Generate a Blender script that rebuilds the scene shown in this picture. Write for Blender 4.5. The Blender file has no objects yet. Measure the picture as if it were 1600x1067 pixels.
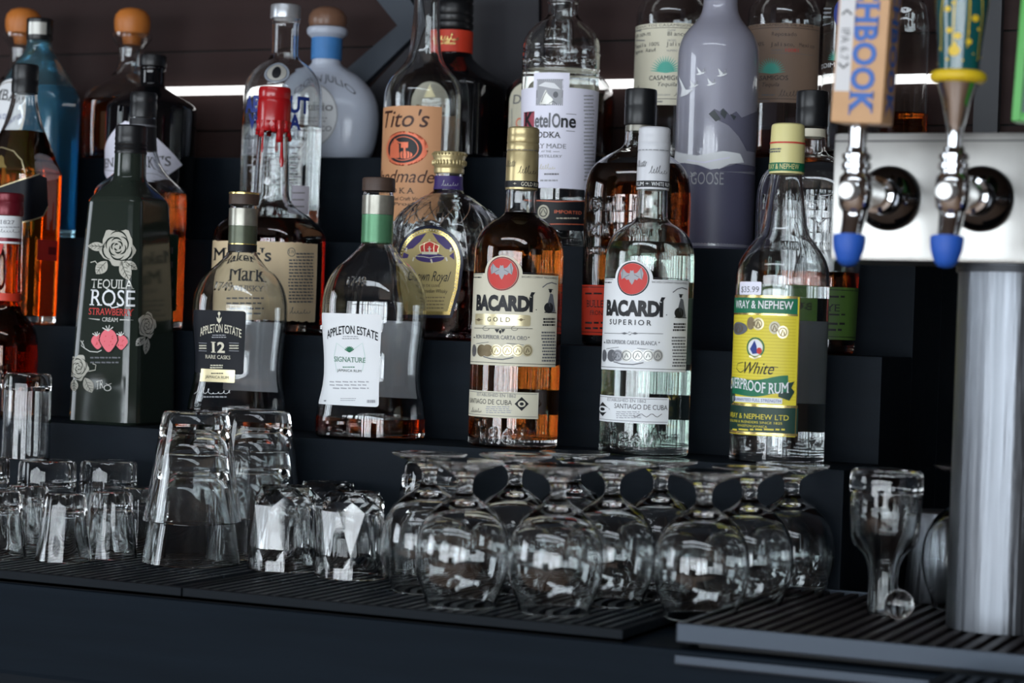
import bpy, bmesh, math, random
import numpy as np
from mathutils import Vector, Matrix
from mathutils.geometry import tessellate_polygon

# ------------------------------------------------------------------ camera, light, exposure
scn = bpy.context.scene
COL = scn.collection
ZC = 1.30                                   # eye height
FPX = 3300.0                                # focal length in pixels of the 1600 px frame
YAW, ROLL, PITCH = math.radians(24.0), math.radians(2.0), math.radians(0.32)
CAM = Vector((2.0 * math.sin(YAW), -2.0 * math.cos(YAW), ZC))
_f = Vector((-math.sin(YAW) * math.cos(PITCH), math.cos(YAW) * math.cos(PITCH), -math.sin(PITCH)))
_r0 = Vector((math.cos(YAW), math.sin(YAW), 0))
_u0 = _r0.cross(_f)
RT = (_r0 * math.cos(ROLL) + _u0 * math.sin(ROLL)).normalized()
UP = RT.cross(_f).normalized()
FW = _f
cd = bpy.data.cameras.new('camera')
cd.sensor_width = 36.0
cd.lens = 36.0 * FPX / 1600.0
cd.clip_start = 0.05
cd.dof.use_dof = True
cd.dof.focus_distance = 2.0
cd.dof.aperture_fstop = 6.3
cam = bpy.data.objects.new('camera', cd)
COL.objects.link(cam)
m3 = Matrix((RT, UP, -FW)).transposed()
cam.matrix_world = Matrix.Translation(CAM) @ m3.to_4x4()
scn.camera = cam
scn.view_settings.view_transform = 'Standard'
scn.view_settings.look = 'None'
scn.view_settings.exposure = 0.0
scn.view_settings.gamma = 1.0
scn.view_settings.use_curve_mapping = False
cy = scn.cycles
cy.max_bounces = 24
cy.transmission_bounces = 24
cy.glossy_bounces = 6
cy.diffuse_bounces = 3
cy.transparent_max_bounces = 8
cy.sample_clamp_indirect = 8.0

wd = bpy.data.worlds.new('world')
scn.world = wd
wd.use_nodes = True
wd.node_tree.nodes['Background'].inputs[0].default_value = (0.55, 0.68, 0.9, 1)
wd.node_tree.nodes['Background'].inputs[1].default_value = 0.3

def area(name, loc, rot, sx, sy, power, col):
    l = bpy.data.lights.new(name, 'AREA')
    l.shape = 'RECTANGLE'
    l.size, l.size_y = sx, sy
    l.energy = power
    l.color = col
    o = bpy.data.objects.new(name, l)
    o.location = loc
    o.rotation_euler = rot
    COL.objects.link(o)
    return o

# daylight behind the long glazed front across the room (behind the camera)
BAYS = [(-3.7, -2.3), (-2.2, -0.8), (-0.7, 0.7), (0.8, 2.2), (2.3, 3.7)]
BZ0, BZ1 = 0.95, 2.15
BAYLOW = {0: 0.3, 1: 0.15, 3: 0.15, 4: 0.3}  # glazed doors and tall panes reach down
LWIN = 14.0
for i, (x0, x1) in enumerate(BAYS):
    z0 = BAYLOW.get(i, BZ0)
    area('window_daylight', ((x0 + x1) / 2, -6.13, (z0 + BZ1) / 2), (math.radians(90), 0, 0), x1 - x0, BZ1 - z0, LWIN * math.pi * (x1 - x0) * (BZ1 - z0), (0.87, 0.94, 1.0))
# daylight through the side windows on the left
area('side_window_daylight', (-4.12, -2.6, 1.8), (math.radians(90), 0, math.radians(-90)), 1.8, 1.6, 70, (0.84, 0.92, 1.0))

# a roof light a little way behind the camera
SKY = (-1.6, 2.4, -2.9, -2.2)
area('roof_light_daylight', ((SKY[0] + SKY[1]) / 2, (SKY[2] + SKY[3]) / 2, 3.12), (0, 0, 0), SKY[1] - SKY[0], SKY[3] - SKY[2], 7.0 * math.pi * (SKY[1] - SKY[0]) * (SKY[3] - SKY[2]), (0.84, 0.92, 1.0))

# ------------------------------------------------------------------ pixel rays (planning helpers)
def ray(px, py):
    return FW + RT * ((px - 800.0) / FPX) - UP * ((py - 533.5) / FPX)

def atY(px, py, Y):
    d = ray(px, py)
    return CAM + d * ((Y - CAM.y) / d.y)

def atZ(px, py, Z):
    d = ray(px, py)
    return CAM + d * ((Z - CAM.z) / d.z)

def proj(P):
    v = Vector(P) - CAM
    w = v.dot(FW)
    return 800 + FPX * v.dot(RT) / w, 533.5 - FPX * v.dot(UP) / w

def zat(X, Y, py):
    """height on the vertical line (X, Y) that shows at picture row py"""
    z = ZC
    for _ in range(4):
        y0 = proj((X, Y, z))[1]
        y1 = proj((X, Y, z + 0.01))[1]
        z += (py - y0) / ((y1 - y0) / 0.01)
    return z

# ------------------------------------------------------------------ materials
def lin(c):
    return tuple((v / 255 / 12.92) if v / 255 <= 0.04045 else ((v / 255 + 0.055) / 1.055) ** 2.4 for v in c)

MATS = {}
def mat(name, rgb, rough=0.5, metal=0.0, trans=0.0, ior=1.45, coat=0.0, noise=None, emit=None, spec=None, bump=None):
    if name in MATS:
        return MATS[name]
    m = bpy.data.materials.new(name)
    m.use_nodes = True
    nt = m.node_tree
    b = nt.nodes['Principled BSDF']
    c = lin(rgb) + (1,)
    b.inputs['Base Color'].default_value = c
    b.inputs['Roughness'].default_value = rough
    b.inputs['Metallic'].default_value = metal
    b.inputs['Transmission Weight'].default_value = trans
    b.inputs['IOR'].default_value = ior
    b.inputs['Coat Weight'].default_value = coat
    if spec is not None:
        b.inputs['Specular IOR Level'].default_value = spec
    if emit:
        b.inputs['Emission Color'].default_value = lin(emit[0]) + (1,)
        b.inputs['Emission Strength'].default_value = emit[1]
    if noise:
        scale, amount, stretch = noise
        tc = nt.nodes.new('ShaderNodeTexCoord')
        mp = nt.nodes.new('ShaderNodeMapping')
        mp.inputs['Scale'].default_value = stretch
        no = nt.nodes.new('ShaderNodeTexNoise')
        no.inputs['Scale'].default_value = scale
        no.inputs['Detail'].default_value = 6
        mx = nt.nodes.new('ShaderNodeMix')
        mx.data_type = 'RGBA'
        k = 1 - amount
        mx.inputs['A'].default_value = (c[0] * k, c[1] * k, c[2] * k, 1)
        k = 1 + amount
        mx.inputs['B'].default_value = (min(1, c[0] * k), min(1, c[1] * k), min(1, c[2] * k), 1)
        nt.links.new(tc.outputs['Object'], mp.inputs['Vector'])
        nt.links.new(mp.outputs['Vector'], no.inputs['Vector'])
        nt.links.new(no.outputs['Fac'], mx.inputs['Factor'])
        nt.links.new(mx.outputs['Result'], b.inputs['Base Color'])
        if bump:
            bp = nt.nodes.new('ShaderNodeBump')
            bp.inputs['Strength'].default_value = bump
            bp.inputs['Distance'].default_value = 0.002
            nt.links.new(no.outputs['Fac'], bp.inputs['Height'])
            nt.links.new(bp.outputs['Normal'], b.inputs['Normal'])
    MATS[name] = m
    return m

GLASS = mat('clear_glass', (250, 252, 252), 0.0, trans=1, ior=1.48)
WATER = mat('clear_spirit', (250, 252, 252), 0.0, trans=1, ior=1.36)
RUMCLEAR = mat('faint_green_spirit', (243, 251, 247), 0.0, trans=1, ior=1.36)
GREENGLASS = mat('faint_green_glass', (245, 251, 248), 0.0, trans=1, ior=1.48)
AMBER = mat('amber_spirit', (214, 112, 30), 0.0, trans=1, ior=1.36)
GOLDRUM = mat('gold_rum', (182, 104, 38), 0.0, trans=1, ior=1.36)
DEEPAMBER = mat('deep_amber_spirit', (118, 52, 16), 0.0, trans=1, ior=1.36)
DKAMBER = mat('dark_amber_spirit', (166, 76, 22), 0.0, trans=1, ior=1.36)
REDAMBER = mat('red_brown_spirit', (140, 34, 12), 0.0, trans=1, ior=1.36)
AMBERGLASS = mat('amber_glass', (225, 140, 60), 0.0, trans=1, ior=1.48)
BLUEGLASS = mat('sky_blue_glass', (165, 214, 230), 0.0, trans=.95, ior=1.48)
BLUELIQ = mat('blue_tinted_spirit', (92, 172, 206), 0.1, trans=.55, ior=1.36)
BLACKGLASS = mat('black_glass', (8, 10, 14), 0.06, ior=1.5)
OLIVEGLASS = mat('dark_olive_glass', (34, 42, 37), 0.12, ior=1.5)
FROST = mat('frosted_glass', (205, 206, 222), 0.38, trans=0.62, ior=1.42, coat=1.0)
MILKY = mat('pale_lit_glass', (224, 233, 250), 0.2, trans=0.36, ior=1.42)  # clear glass whose refracted and reflected light is put into the colour
STEEL = mat('brushed_steel', (116, 120, 126), 0.36, metal=1, noise=(9, 0.5, (16, 16, 0.4)), bump=.9)
SHEET = mat('sheet_steel', (158, 157, 154), 0.3, metal=1, noise=(16, 0.3, (1, 1, .5)), bump=.35)
CHROME = mat('chrome', (205, 206, 208), 0.08, metal=1)
DKCHROME = mat('dark_chrome', (98, 100, 104), 0.1, metal=1)
ALU = mat('aluminium', (60, 66, 74), 0.42, metal=1)
RUBBER = mat('black_rubber', (35, 42, 49), 0.45, spec=.3)
RUBSIDE = mat('matte_black_rubber', (22, 27, 32), 0.6, spec=.1)
RUBDARK = mat('shadow_black_rubber', (15, 17, 20), 0.7)
BLKPAINT = mat('black_painted_wood', (15, 23, 31), 0.6, spec=0.15, noise=(5, 0.35, (1, 8, 14)), bump=0.25)
COUNTERP = mat('dark_slate_laminate', (15, 23, 31), 0.6, spec=0.07, noise=(6, 0.3, (1, 6, 16)), bump=0.15)
WOOD = mat('dark_brown_wood', (46, 33, 32), 0.65, spec=0.15, noise=(3.0, 0.5, (1.0, 3, 9)), bump=0.3)
GREYWOOD = mat('slate_painted_board', (48, 56, 66), 0.6, noise=(4, 0.2, (2, 2, 2)))
POST = mat('charcoal_post', (58, 60, 64), 0.6)
GAP = mat('plank_gap', (14, 11, 10), 0.8)
PLASTER = mat('brown_stained_boards', (86, 68, 56), 0.7, noise=(3, .3, (1, 1, 6)))
FLOORM = mat('floor_boards', (158, 126, 102), 0.6, noise=(4, 0.3, (1, 9, 1)))
LEDM = mat('white_led', (255, 255, 255), 0.5, emit=((255, 252, 250), 1.6))
WHITE = mat('white_paper', (226, 229, 232), 0.5)
LILAC = mat('lilac_white_paper', (232, 232, 247), 0.45)
CREAM = mat('cream_paper', (212, 207, 186), 0.5)
TAN = mat('kraft_paper', (206, 152, 110), 0.6)
PARCH = mat('parchment_paper', (228, 206, 168), 0.65)
BROWNP = mat('brown_paper', (128, 106, 90), 0.6)
GREYP = mat('label_back_paper', (216, 216, 222), 0.6)
INK = mat('black_ink', (20, 22, 27), 0.5)
GREYINK = mat('grey_ink', (98, 100, 106), 0.5)
LTGREY = mat('light_grey_ink', (158, 160, 166), 0.4)
SILVER = mat('silver_ink', (196, 196, 190), 0.35, metal=0.4)
GOLDF = mat('gold_foil', (206, 184, 118), 0.25, metal=0.85)
PALEGOLD = mat('pale_gold_foil', (218, 206, 166), 0.3, metal=0.5)
REDINK = mat('red_ink', (198, 52, 46), 0.5)
DKRED = mat('dark_red_ink', (120, 26, 34), 0.5)
BURG = mat('burgundy_foil', (104, 22, 36), 0.3, metal=0.3)
ORRED = mat('orange_red_paper', (206, 58, 34), 0.5)
GREEN = mat('green_paper', (14, 108, 74), 0.45)
DKGREEN = mat('dark_green_paper', (22, 56, 46), 0.45)
LIME = mat('rye_green_paper', (72, 104, 44), 0.5)
TEAL = mat('teal_ink', (72, 168, 150), 0.5)
YELLOW = mat('yellow_paper', (222, 206, 58), 0.45)
PALEYEL = mat('pale_yellow_plastic', (222, 214, 150), 0.4)
BLUEINK = mat('blue_ink', (26, 52, 132), 0.45)
PURPLE = mat('purple_ink', (58, 40, 104), 0.5)
PINK = mat('strawberry_pink_ink', (228, 104, 116), 0.5)
NAVYP = mat('navy_black_paper', (15, 19, 27), 0.5, spec=.25)
COPPER = mat('copper_ink', (226, 116, 82), 0.4, metal=0.2)
BRONZE = mat('bronze_ink', (118, 104, 78), 0.4, metal=0.5)
WAX = mat('red_wax', (168, 22, 28), 0.25, coat=0.3)
BLKPLASTIC = mat('black_plastic', (20, 22, 25), 0.35)
BROWNCAP = mat('dark_brown_wood_cap', (70, 54, 46), 0.5, noise=(20, 0.25, (1, 1, 12)))
WHITECAP = mat('white_metal_cap', (206, 209, 215), 0.35)
GOLDCAP = mat('gold_metal_cap', (188, 172, 128), 0.34, metal=0.6)
CORKBALL = mat('orange_cork_ball', (188, 112, 48), 0.45, noise=(25, 0.3, (1, 1, 1)))
CORKBROWN = mat('brown_cork_ball', (120, 88, 70), 0.3, noise=(15, 0.2, (1, 1, 1)))
BLUEBAND = mat('blue_ribbon', (62, 124, 186), 0.5, noise=(40, 0.3, (1, 1, 1)))
FOILGREY = mat('silver_grey_foil', (150, 148, 138), 0.3, metal=0.6, noise=(60, 0.45, (1, 1, 1)))
FOILGREEN = mat('green_foil', (86, 138, 102), 0.35, metal=0.3, noise=(50, 0.4, (1, 1, 1)))
FOILOLIVE = mat('olive_foil', (84, 90, 74), 0.35, metal=0.4, noise=(50, 0.5, (1, 1, 1)))
BLUEPLUG = mat('blue_rubber', (34, 84, 176), 0.5)
HANDLEWOOD = mat('tan_wood', (194, 152, 110), 0.5, noise=(8, 0.12, (1, 1, 6)))
HANDLEBLUE = mat('handle_blue_paint', (52, 100, 176), 0.5)
HWHITE = mat('off_white_paint', (206, 206, 208), 0.5)
TEALGRIP = mat('deep_teal_lacquer', (14, 74, 78), 0.15, coat=0.5)
YELGRIP = mat('mustard_yellow_paint', (212, 180, 34), 0.4)
LTGREEN = mat('bright_green_paint', (66, 158, 62), 0.35)
GREYGLASS = mat('smoky_panel', (74, 96, 98), 0.15)
ROSEINK = mat('rose_silver_print', (178, 176, 164), 0.4)

# ------------------------------------------------------------------ objects
def link_mesh(name, verts, faces, mats, midx=None, parent=None, smooth=True, org=None, sharp=None):
    me = bpy.data.meshes.new(name)
    if org is None and parent is not None:
        org = WORLD_ORG.get(parent.name, Vector((0, 0, 0)))
    if org is None:
        org = Vector((0, 0, 0))
    ox, oy, oz = org
    me.from_pydata([(v[0] - ox, v[1] - oy, v[2] - oz) for v in verts], [], faces)
    for m in mats:
        me.materials.append(m)
    if midx is not None:
        me.polygons.foreach_set('material_index', midx)
    me.polygons.foreach_set('use_smooth', [smooth] * len(me.polygons))
    if sharp is not None:
        bm = bmesh.new()
        bm.from_mesh(me)
        bmesh.ops.recalc_face_normals(bm, faces=bm.faces)
        for e in bm.edges:
            if len(e.link_faces) == 2 and e.calc_face_angle(0) > sharp:
                e.smooth = False
        bm.to_mesh(me)
        bm.free()
    me.validate()
    me.update()
    o = bpy.data.objects.new(name, me)
    COL.objects.link(o)
    if parent is not None:
        o.parent = parent
        WORLD_ORG[o.name] = Vector(org)
    else:
        o.location = org
        WORLD_ORG[o.name] = Vector(org)
    return o

WORLD_ORG = {}
def thing(name, label, cat, loc, group=None):
    o = bpy.data.objects.new(name, None)
    o.empty_display_size = 0.02
    COL.objects.link(o)
    o.location = loc
    WORLD_ORG[o.name] = Vector(loc)
    tag(o, label, cat, group)
    return o

def tag(o, label=None, cat=None, group=None, kind=None):
    if label:
        o['label'] = label
    if cat:
        o['category'] = cat
    if group:
        o['group'] = group
    if kind:
        o['kind'] = kind
    return o

class MB:
    """collects boxes, tubes and lathes for one mesh"""
    def __init__(s):
        s.v, s.f, s.m, s.mats = [], [], [], []
    def mi(s, m):
        if m not in s.mats:
            s.mats.append(m)
        return s.mats.index(m)
    def add(s, vs, fs, m):
        k = len(s.v)
        s.v += [tuple(v) for v in vs]
        i = s.mi(m)
        for f in fs:
            s.f.append(tuple(a + k for a in f))
            s.m.append(i)
    def box(s, x0, x1, y0, y1, z0, z1, m, bev=0.0):
        if bev <= 0:
            vs = [(x, y, z) for x in (x0, x1) for y in (y0, y1) for z in (z0, z1)]
            fs = [(0, 1, 3, 2), (4, 6, 7, 5), (0, 4, 5, 1), (2, 3, 7, 6), (0, 2, 6, 4), (1, 5, 7, 3)]
            s.add(vs, fs, m)
            return
        bm = bmesh.new()
        bmesh.ops.create_cube(bm, size=1)
        for v in bm.verts:
            v.co = ((x0 + x1) / 2 + v.co.x * (x1 - x0), (y0 + y1) / 2 + v.co.y * (y1 - y0), (z0 + z1) / 2 + v.co.z * (z1 - z0))
        bmesh.ops.bevel(bm, geom=bm.edges[:], offset=bev, segments=2, affect='EDGES', profile=0.7)
        bm.verts.ensure_lookup_table()
        s.add([v.co[:] for v in bm.verts], [[v.index for v in f.verts] for f in bm.faces], m)
        bm.free()
    def lathe(s, path, m, c=(0, 0, 0), segs=48, mtx=None, closed=False):
        """path of (r, z); ends on the axis are capped to a point"""
        rings, vs, fs = [], [], []
        for (r, z) in path:
            if r < 1e-6:
                rings.append([len(vs)])
                vs.append((0, 0, z))
            else:
                rings.append(list(range(len(vs), len(vs) + segs)))
                for i in range(segs):
                    a = 2 * math.pi * i / segs
                    vs.append((r * math.cos(a), r * math.sin(a), z))
        pairs = list(zip(rings[:-1], rings[1:]))
        if closed:
            pairs.append((rings[-1], rings[0]))
        for A, B in pairs:
            for i in range(segs):
                j = (i + 1) % segs
                if len(A) == 1 and len(B) == 1:
                    continue
                if len(A) == 1:
                    fs.append((A[0], B[j], B[i]))
                elif len(B) == 1:
                    fs.append((A[i], A[j], B[0]))
                else:
                    fs.append((A[i], A[j], B[j], B[i]))
        if mtx is not None:
            vs = [(mtx @ Vector(v))[:] for v in vs]
        s.add([(v[0] + c[0], v[1] + c[1], v[2] + c[2]) for v in vs], fs, m)
    def tube(s, pts, rad, m, segs=16):
        pts = [Vector(p) for p in pts]
        rr = rad if isinstance(rad, (list, tuple)) else [rad] * len(pts)
        vs, fs = [], []
        for i, p in enumerate(pts):
            d = (pts[min(i + 1, len(pts) - 1)] - pts[max(i - 1, 0)]).normalized()
            a = d.cross(Vector((0.31, 0.95, 0.11)))
            if a.length < 0.1:
                a = d.cross(Vector((1, 0, 0)))
            a.normalize()
            b = d.cross(a)
            for k in range(segs):
                t = 2 * math.pi * k / segs
                vs.append(p + (a * math.cos(t) + b * math.sin(t)) * rr[i])
        for i in range(len(pts) - 1):
            for k in range(segs):
                j = (k + 1) % segs
                fs.append((i * segs + k, i * segs + j, (i + 1) * segs + j, (i + 1) * segs + k))
        fs.append(tuple(range(segs))[::-1])
        fs.append(tuple(range((len(pts) - 1) * segs, len(pts) * segs)))
        s.add(vs, fs, m)
    def build(s, name, parent=None, smooth=True, org=None, sharp=math.radians(38)):
        return link_mesh(name, s.v, s.f, s.mats, s.m, parent, smooth, org, sharp)

def pchip(xs, ys, x):
    xs = np.asarray(xs, float); ys = np.asarray(ys, float)
    x = np.clip(np.asarray(x, float), xs[0], xs[-1])
    h = np.diff(xs); d = np.diff(ys) / h
    m = np.zeros(len(xs))
    if len(xs) == 2:
        m[:] = d[0]
    else:
        for i in range(1, len(xs) - 1):
            if d[i - 1] * d[i] > 0:
                w1, w2 = 2 * h[i] + h[i - 1], h[i] + 2 * h[i - 1]
                m[i] = (w1 + w2) / (w1 / d[i - 1] + w2 / d[i])
        m[0], m[-1] = d[0], d[-1]
    i = np.clip(np.searchsorted(xs, x) - 1, 0, len(xs) - 2)
    t = (x - xs[i]) / h[i]
    return ((2 * t**3 - 3 * t**2 + 1) * ys[i] + (t**3 - 2 * t**2 + t) * h[i] * m[i] + (-2 * t**3 + 3 * t**2) * ys[i + 1] + (t**3 - t**2) * h[i] * m[i + 1])

# ------------------------------------------------------------------ glyphs
GLYPH = {}
def glyph(ch, bold):
    key = (ch, bold)
    if key in GLYPH:
        return GLYPH[key]
    def mesh_of(t):
        c = bpy.data.curves.new('t', 'FONT')
        c.body = t
        c.size = 1.0
        c.resolution_u = 3
        c.offset = bold
        c.fill_mode = 'FRONT'
        o = bpy.data.objects.new('t', c)
        me = o.to_mesh()
        v = [(q.co.x, q.co.y) for q in me.vertices]
        f = [tuple(p.vertices) for p in me.polygons]
        o.to_mesh_clear()
        bpy.data.objects.remove(o)
        bpy.data.curves.remove(c)
        return v, f
    def width(t):
        v, f = mesh_of(t)
        return max(q[0] for q in v) - min(q[0] for q in v)
    adv = width('H' + ch + 'H') - width('HH')
    if ch == ' ':
        GLYPH[key] = ([], [], max(adv, 0.25), 0)
    elif ch == 'M' and bold > 0:            # drawn by hand: the font's outline crosses itself when made bold
        b_ = bold
        v = [(.073 - b_, -b_), (.171 + b_, -b_), (.171 + b_, .50 - b_), (.383 - b_ * .3, .255 - b_), (.399 + b_ * .3, .255 - b_), (.611 - b_, .50 - b_), (.611 - b_, -b_),
             (.709 + b_, -b_), (.709 + b_, .682 + b_), (.618 - b_ * .3, .682 + b_), (.391, .41 + b_), (.165 + b_ * .3, .682 + b_), (.073 - b_, .682 + b_)]
        f = [tuple(t) for t in tessellate_polygon([[Vector((p[0], p[1], 0)) for p in v]])]
        GLYPH[key] = (v, f, adv, min(q[0] for q in v))
    else:
        v, f = mesh_of(ch)
        GLYPH[key] = (v, f, adv, min(q[0] for q in v))
    return GLYPH[key]

CAPH = None
def caph():
    global CAPH
    if CAPH is None:
        CAPH = max(q[1] for q in glyph('H', 0.0)[0])
    return CAPH

def layout(txt, bold=0.0, serif=False, track=0.0, mono=False):
    """triangles of a line of text, cap height 1, starting at x = 0; returns verts, faces, width"""
    vs, fs, x = [], [], 0.0
    H = caph()
    for ch in txt:
        v, f, adv, x0 = glyph(ch, bold)
        k = len(vs)
        sx = 1.0
        if mono and ch != ' ' and adv > 0:
            sx = min(1.6, 0.62 / adv)
        vs += [(x + q[0] * sx, q[1]) for q in v]
        fs += [tuple(a + k for a in t) for t in f]
        if serif and v:
            cnt = {}
            for t in f:
                for a, b in zip(t, t[1:] + t[:1]):
                    e = (min(a, b), max(a, b))
                    cnt[e] = cnt.get(e, 0) + 1
            for (a, b), n in cnt.items():
                if n != 1:
                    continue
                (xa, ya), (xb, yb) = v[a], v[b]
                if abs(ya - yb) > 0.005 or not 0.04 < abs(xa - xb) < 0.24:
                    continue
                base = abs(ya) < 0.04
                top = abs(ya - H) < 0.05 or (ch.islower() and ya > 0.4) 
                if not (base or top):
                    continue
                gx = [q[0] for q in v]
                if ch in 'MWNAV' and .27 < ((xa + xb) / 2 - min(gx)) / (max(gx) - min(gx)) < .73:
                    continue
                e = 0.07
                xl, xr = min(xa, xb) - e, max(xa, xb) + e
                if ch in 'MN':              # serifs point outward only
                    if (xa + xb) / 2 < (max(gx) + min(gx)) / 2:
                        xr = max(xa, xb)
                    else:
                        xl = min(xa, xb)
                yl, yr = (ya, ya + 0.05) if base else (ya - 0.05, ya)
                kk = len(vs)
                vs += [(x + xl * sx, yl), (x + xr * sx, yl), (x + xr * sx, yr), (x + xl * sx, yr)]
                fs.append((kk, kk + 1, kk + 2, kk + 3))
        x += (0.62 if mono else adv) + track
    vs = [(a / H, b / H) for a, b in vs]
    if not vs:
        return [], [], 1.0
    lo = min(a for a, b in vs)
    hi = max(a for a, b in vs)
    return [(a - lo, b) for a, b in vs], fs, hi - lo

# ------------------------------------------------------------------ flat artwork that is wrapped on a surface
class Art:
    """artwork in (u, v) metres; mapf(u, v, off) puts a point on the surface; px(x, y) -> (u, v)"""
    def __init__(s, mapf, px=None, ustep=0.0025, vstep=None):
        s.mapf, s.px_, s.ustep, s.vstep = mapf, px, ustep, vstep
        s.mb = MB()
        s.base = 0.00025
        s.inc = 0.00022
    def px(s, x, y):
        return s.px_(x, y)
    def tri(s, v2, f2, m, layer=0, thick=0.0):
        if not v2 or not f2:
            return
        bm = bmesh.new()
        bv = [bm.verts.new((a, b, 0)) for a, b in v2]
        for f in f2:
            try:
                bm.faces.new([bv[i] for i in f])
            except ValueError:
                pass
        big = [f for f in bm.faces if len(f.verts) > 4]
        if big:
            bmesh.ops.triangulate(bm, faces=big)
        us = [a for a, b in v2]
        zs = [b for a, b in v2]
        for lo, hi, st, no in ((min(us), max(us), s.ustep, (1, 0, 0)), (min(zs), max(zs), s.vstep, (0, 1, 0))):
            if not st:
                continue
            n = int((hi - lo) / st)
            for i in range(1, n + 1):
                c = lo + (hi - lo) * i / (n + 1)
                bmesh.ops.bisect_plane(bm, geom=bm.verts[:] + bm.edges[:] + bm.faces[:], dist=1e-7, plane_co=(c, 0, 0) if no[0] else (0, c, 0), plane_no=no)
        off = s.base + layer * s.inc
        if thick:
            ret = bmesh.ops.extrude_face_region(bm, geom=bm.faces[:])
            for e in ret['geom']:
                if isinstance(e, bmesh.types.BMVert):
                    e.co.z = 1.0
        bm.verts.ensure_lookup_table()
        bm.verts.index_update()
        vs = [s.mapf(v.co.x, v.co.y, (off + (thick if v.co.z > 0.5 else -0.0004)) if thick else off) for v in bm.verts]
        s.mb.add(vs, [[v.index for v in f.verts] for f in bm.faces], m)
        bm.free()
    # shapes in (u, v)
    def polyuv(s, pts, m, layer=0):
        s.tri(pts, [tuple(range(len(pts)))], m, layer)
    def rectuv(s, u0, u1, v0, v1, m, layer=0, r=0.0):
        if r <= 0:
            s.polyuv([(u0, v0), (u1, v0), (u1, v1), (u0, v1)], m, layer)
            return
        pts = []
        for cx, cy_, a0 in ((u1 - r, v1 - r, 0), (u0 + r, v1 - r, 90), (u0 + r, v0 + r, 180), (u1 - r, v0 + r, 270)):
            for k in range(5):
                a = math.radians(a0 + k * 22.5)
                pts.append((cx + r * math.cos(a), cy_ + r * math.sin(a)))
        s.polyuv(pts, m, layer)
    def elluv(s, cu, cv, ru, rv, m, layer=0, n=40, ri=None, teeth=None):
        pts = []
        for k in range(n):
            a = 2 * math.pi * k / n
            q = 1.0 if not teeth or k % 2 else teeth
            pts.append((cu + ru * q * math.cos(a), cv + rv * q * math.sin(a)))
        if ri is None:
            s.polyuv(pts, m, layer)
        else:
            inn = [(cu + ru * ri * math.cos(2 * math.pi * k / n), cv + rv * ri * math.sin(2 * math.pi * k / n)) for k in range(n)]
            s.tri(pts + inn, [(k, (k + 1) % n, n + (k + 1) % n, n + k) for k in range(n)], m, layer)
    def strokeuv(s, pts, w, m, layer=1):
        P = [Vector((a, b)) for a, b in pts]
        vs, fs = [], []
        for i, p in enumerate(P):
            d = P[min(i + 1, len(P) - 1)] - P[max(i - 1, 0)]
            if d.length < 1e-9:
                d = Vector((1, 0))
            d.normalize()
            nrm = Vector((-d.y, d.x))
            ww = w(i / max(1, len(P) - 1)) if callable(w) else w
            vs += [tuple(p + nrm * ww / 2), tuple(p - nrm * ww / 2)]
        for i in range(len(P) - 1):
            fs.append((2 * i, 2 * i + 1, 2 * i + 3, 2 * i + 2))
        s.tri(vs, fs, m, layer)
    def textuv(s, txt, u0, u1, vb, vt, m, layer=2, bold=0.0, serif=False, shear=0.0, arch=0.0, track=0.0, mono=False, thick=0.0, wave=0.0, mirror=False, slope=0.0):
        v, f, w = layout(txt, bold, serif, track, mono)
        h = vt - vb
        um, hw = (u0 + u1) / 2, max(1e-6, (u1 - u0) / 2)
        out = []
        for a, b in v:
            t = a / w
            if mirror:
                t = 1 - t
            u = u0 + (u1 - u0) * t + shear * b * h
            q = (u - um) / hw
            out.append((u, vb + b * h - arch * q * q + wave * math.sin(q * 3.0) + slope * q))
        s.tri(out, f, m, layer, thick)
    # the same by picture position on the visible side
    def rect(s, x0, x1, yt, yb, m, layer=0, r=0.0):
        xm = (x0 + x1) / 2
        s.rectuv(s.px(x0, (yt + yb) / 2)[0], s.px(x1, (yt + yb) / 2)[0], s.px(xm, yb)[1], s.px(xm, yt)[1], m, layer, r)
    def poly(s, pts, m, layer=0):
        s.polyuv([s.px(*p) for p in pts], m, layer)
    def ell(s, x, y, rx, ry, m, layer=0, **k):
        u, v = s.px(x, y)
        u1 = s.px(x + rx, y)[0]
        u0 = s.px(x - rx, y)[0]
        v1 = s.px(x, y - ry)[1]
        s.elluv(u, v, (u1 - u0) / 2, v1 - v, m, layer, **k)
    def stroke(s, pts, wpx, m, layer=1):
        k = abs(s.px(pts[0][0], pts[0][1] + 10)[1] - s.px(*pts[0])[1]) / 10
        w = (lambda t: wpx(t) * k) if callable(wpx) else wpx * k
        s.strokeuv([s.px(*p) for p in pts], w, m, layer)
    def text(s, txt, x0, x1, yt, yb, m, layer=2, arch=0.0, wave=0.0, slope=0.0, **k):
        xm = (x0 + x1) / 2
        vb, vt = s.px(xm, yb)[1], s.px(xm, yt)[1]
        kk = (vt - vb) / (yb - yt)
        s.textuv(txt, s.px(x0, yb)[0], s.px(x1, yb)[0], vb, vt, m, layer, arch=arch * kk, wave=wave * kk, slope=slope * kk, **k)
    def lines(s, x0, x1, y0, y1, n, m, layer=2, seed=1, fill=0.55, ragged=0.12):
        """rows of print too small to read"""
        rnd = random.Random(seed)
        for i in range(n):
            y = y0 + (y1 - y0) * (i + 0.5) / n
            h = (y1 - y0) / n * fill
            a = x0 + (x1 - x0) * rnd.random() * ragged
            b = x1 - (x1 - x0) * rnd.random() * ragged
            x = a
            while x < b - 0.5:
                w = min(b - x, (0.06 + 0.12 * rnd.random()) * (x1 - x0))
                s.rect(x, x + w, y - h / 2, y + h / 2, m, layer)
                x += w + 0.03 * (x1 - x0)
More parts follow.
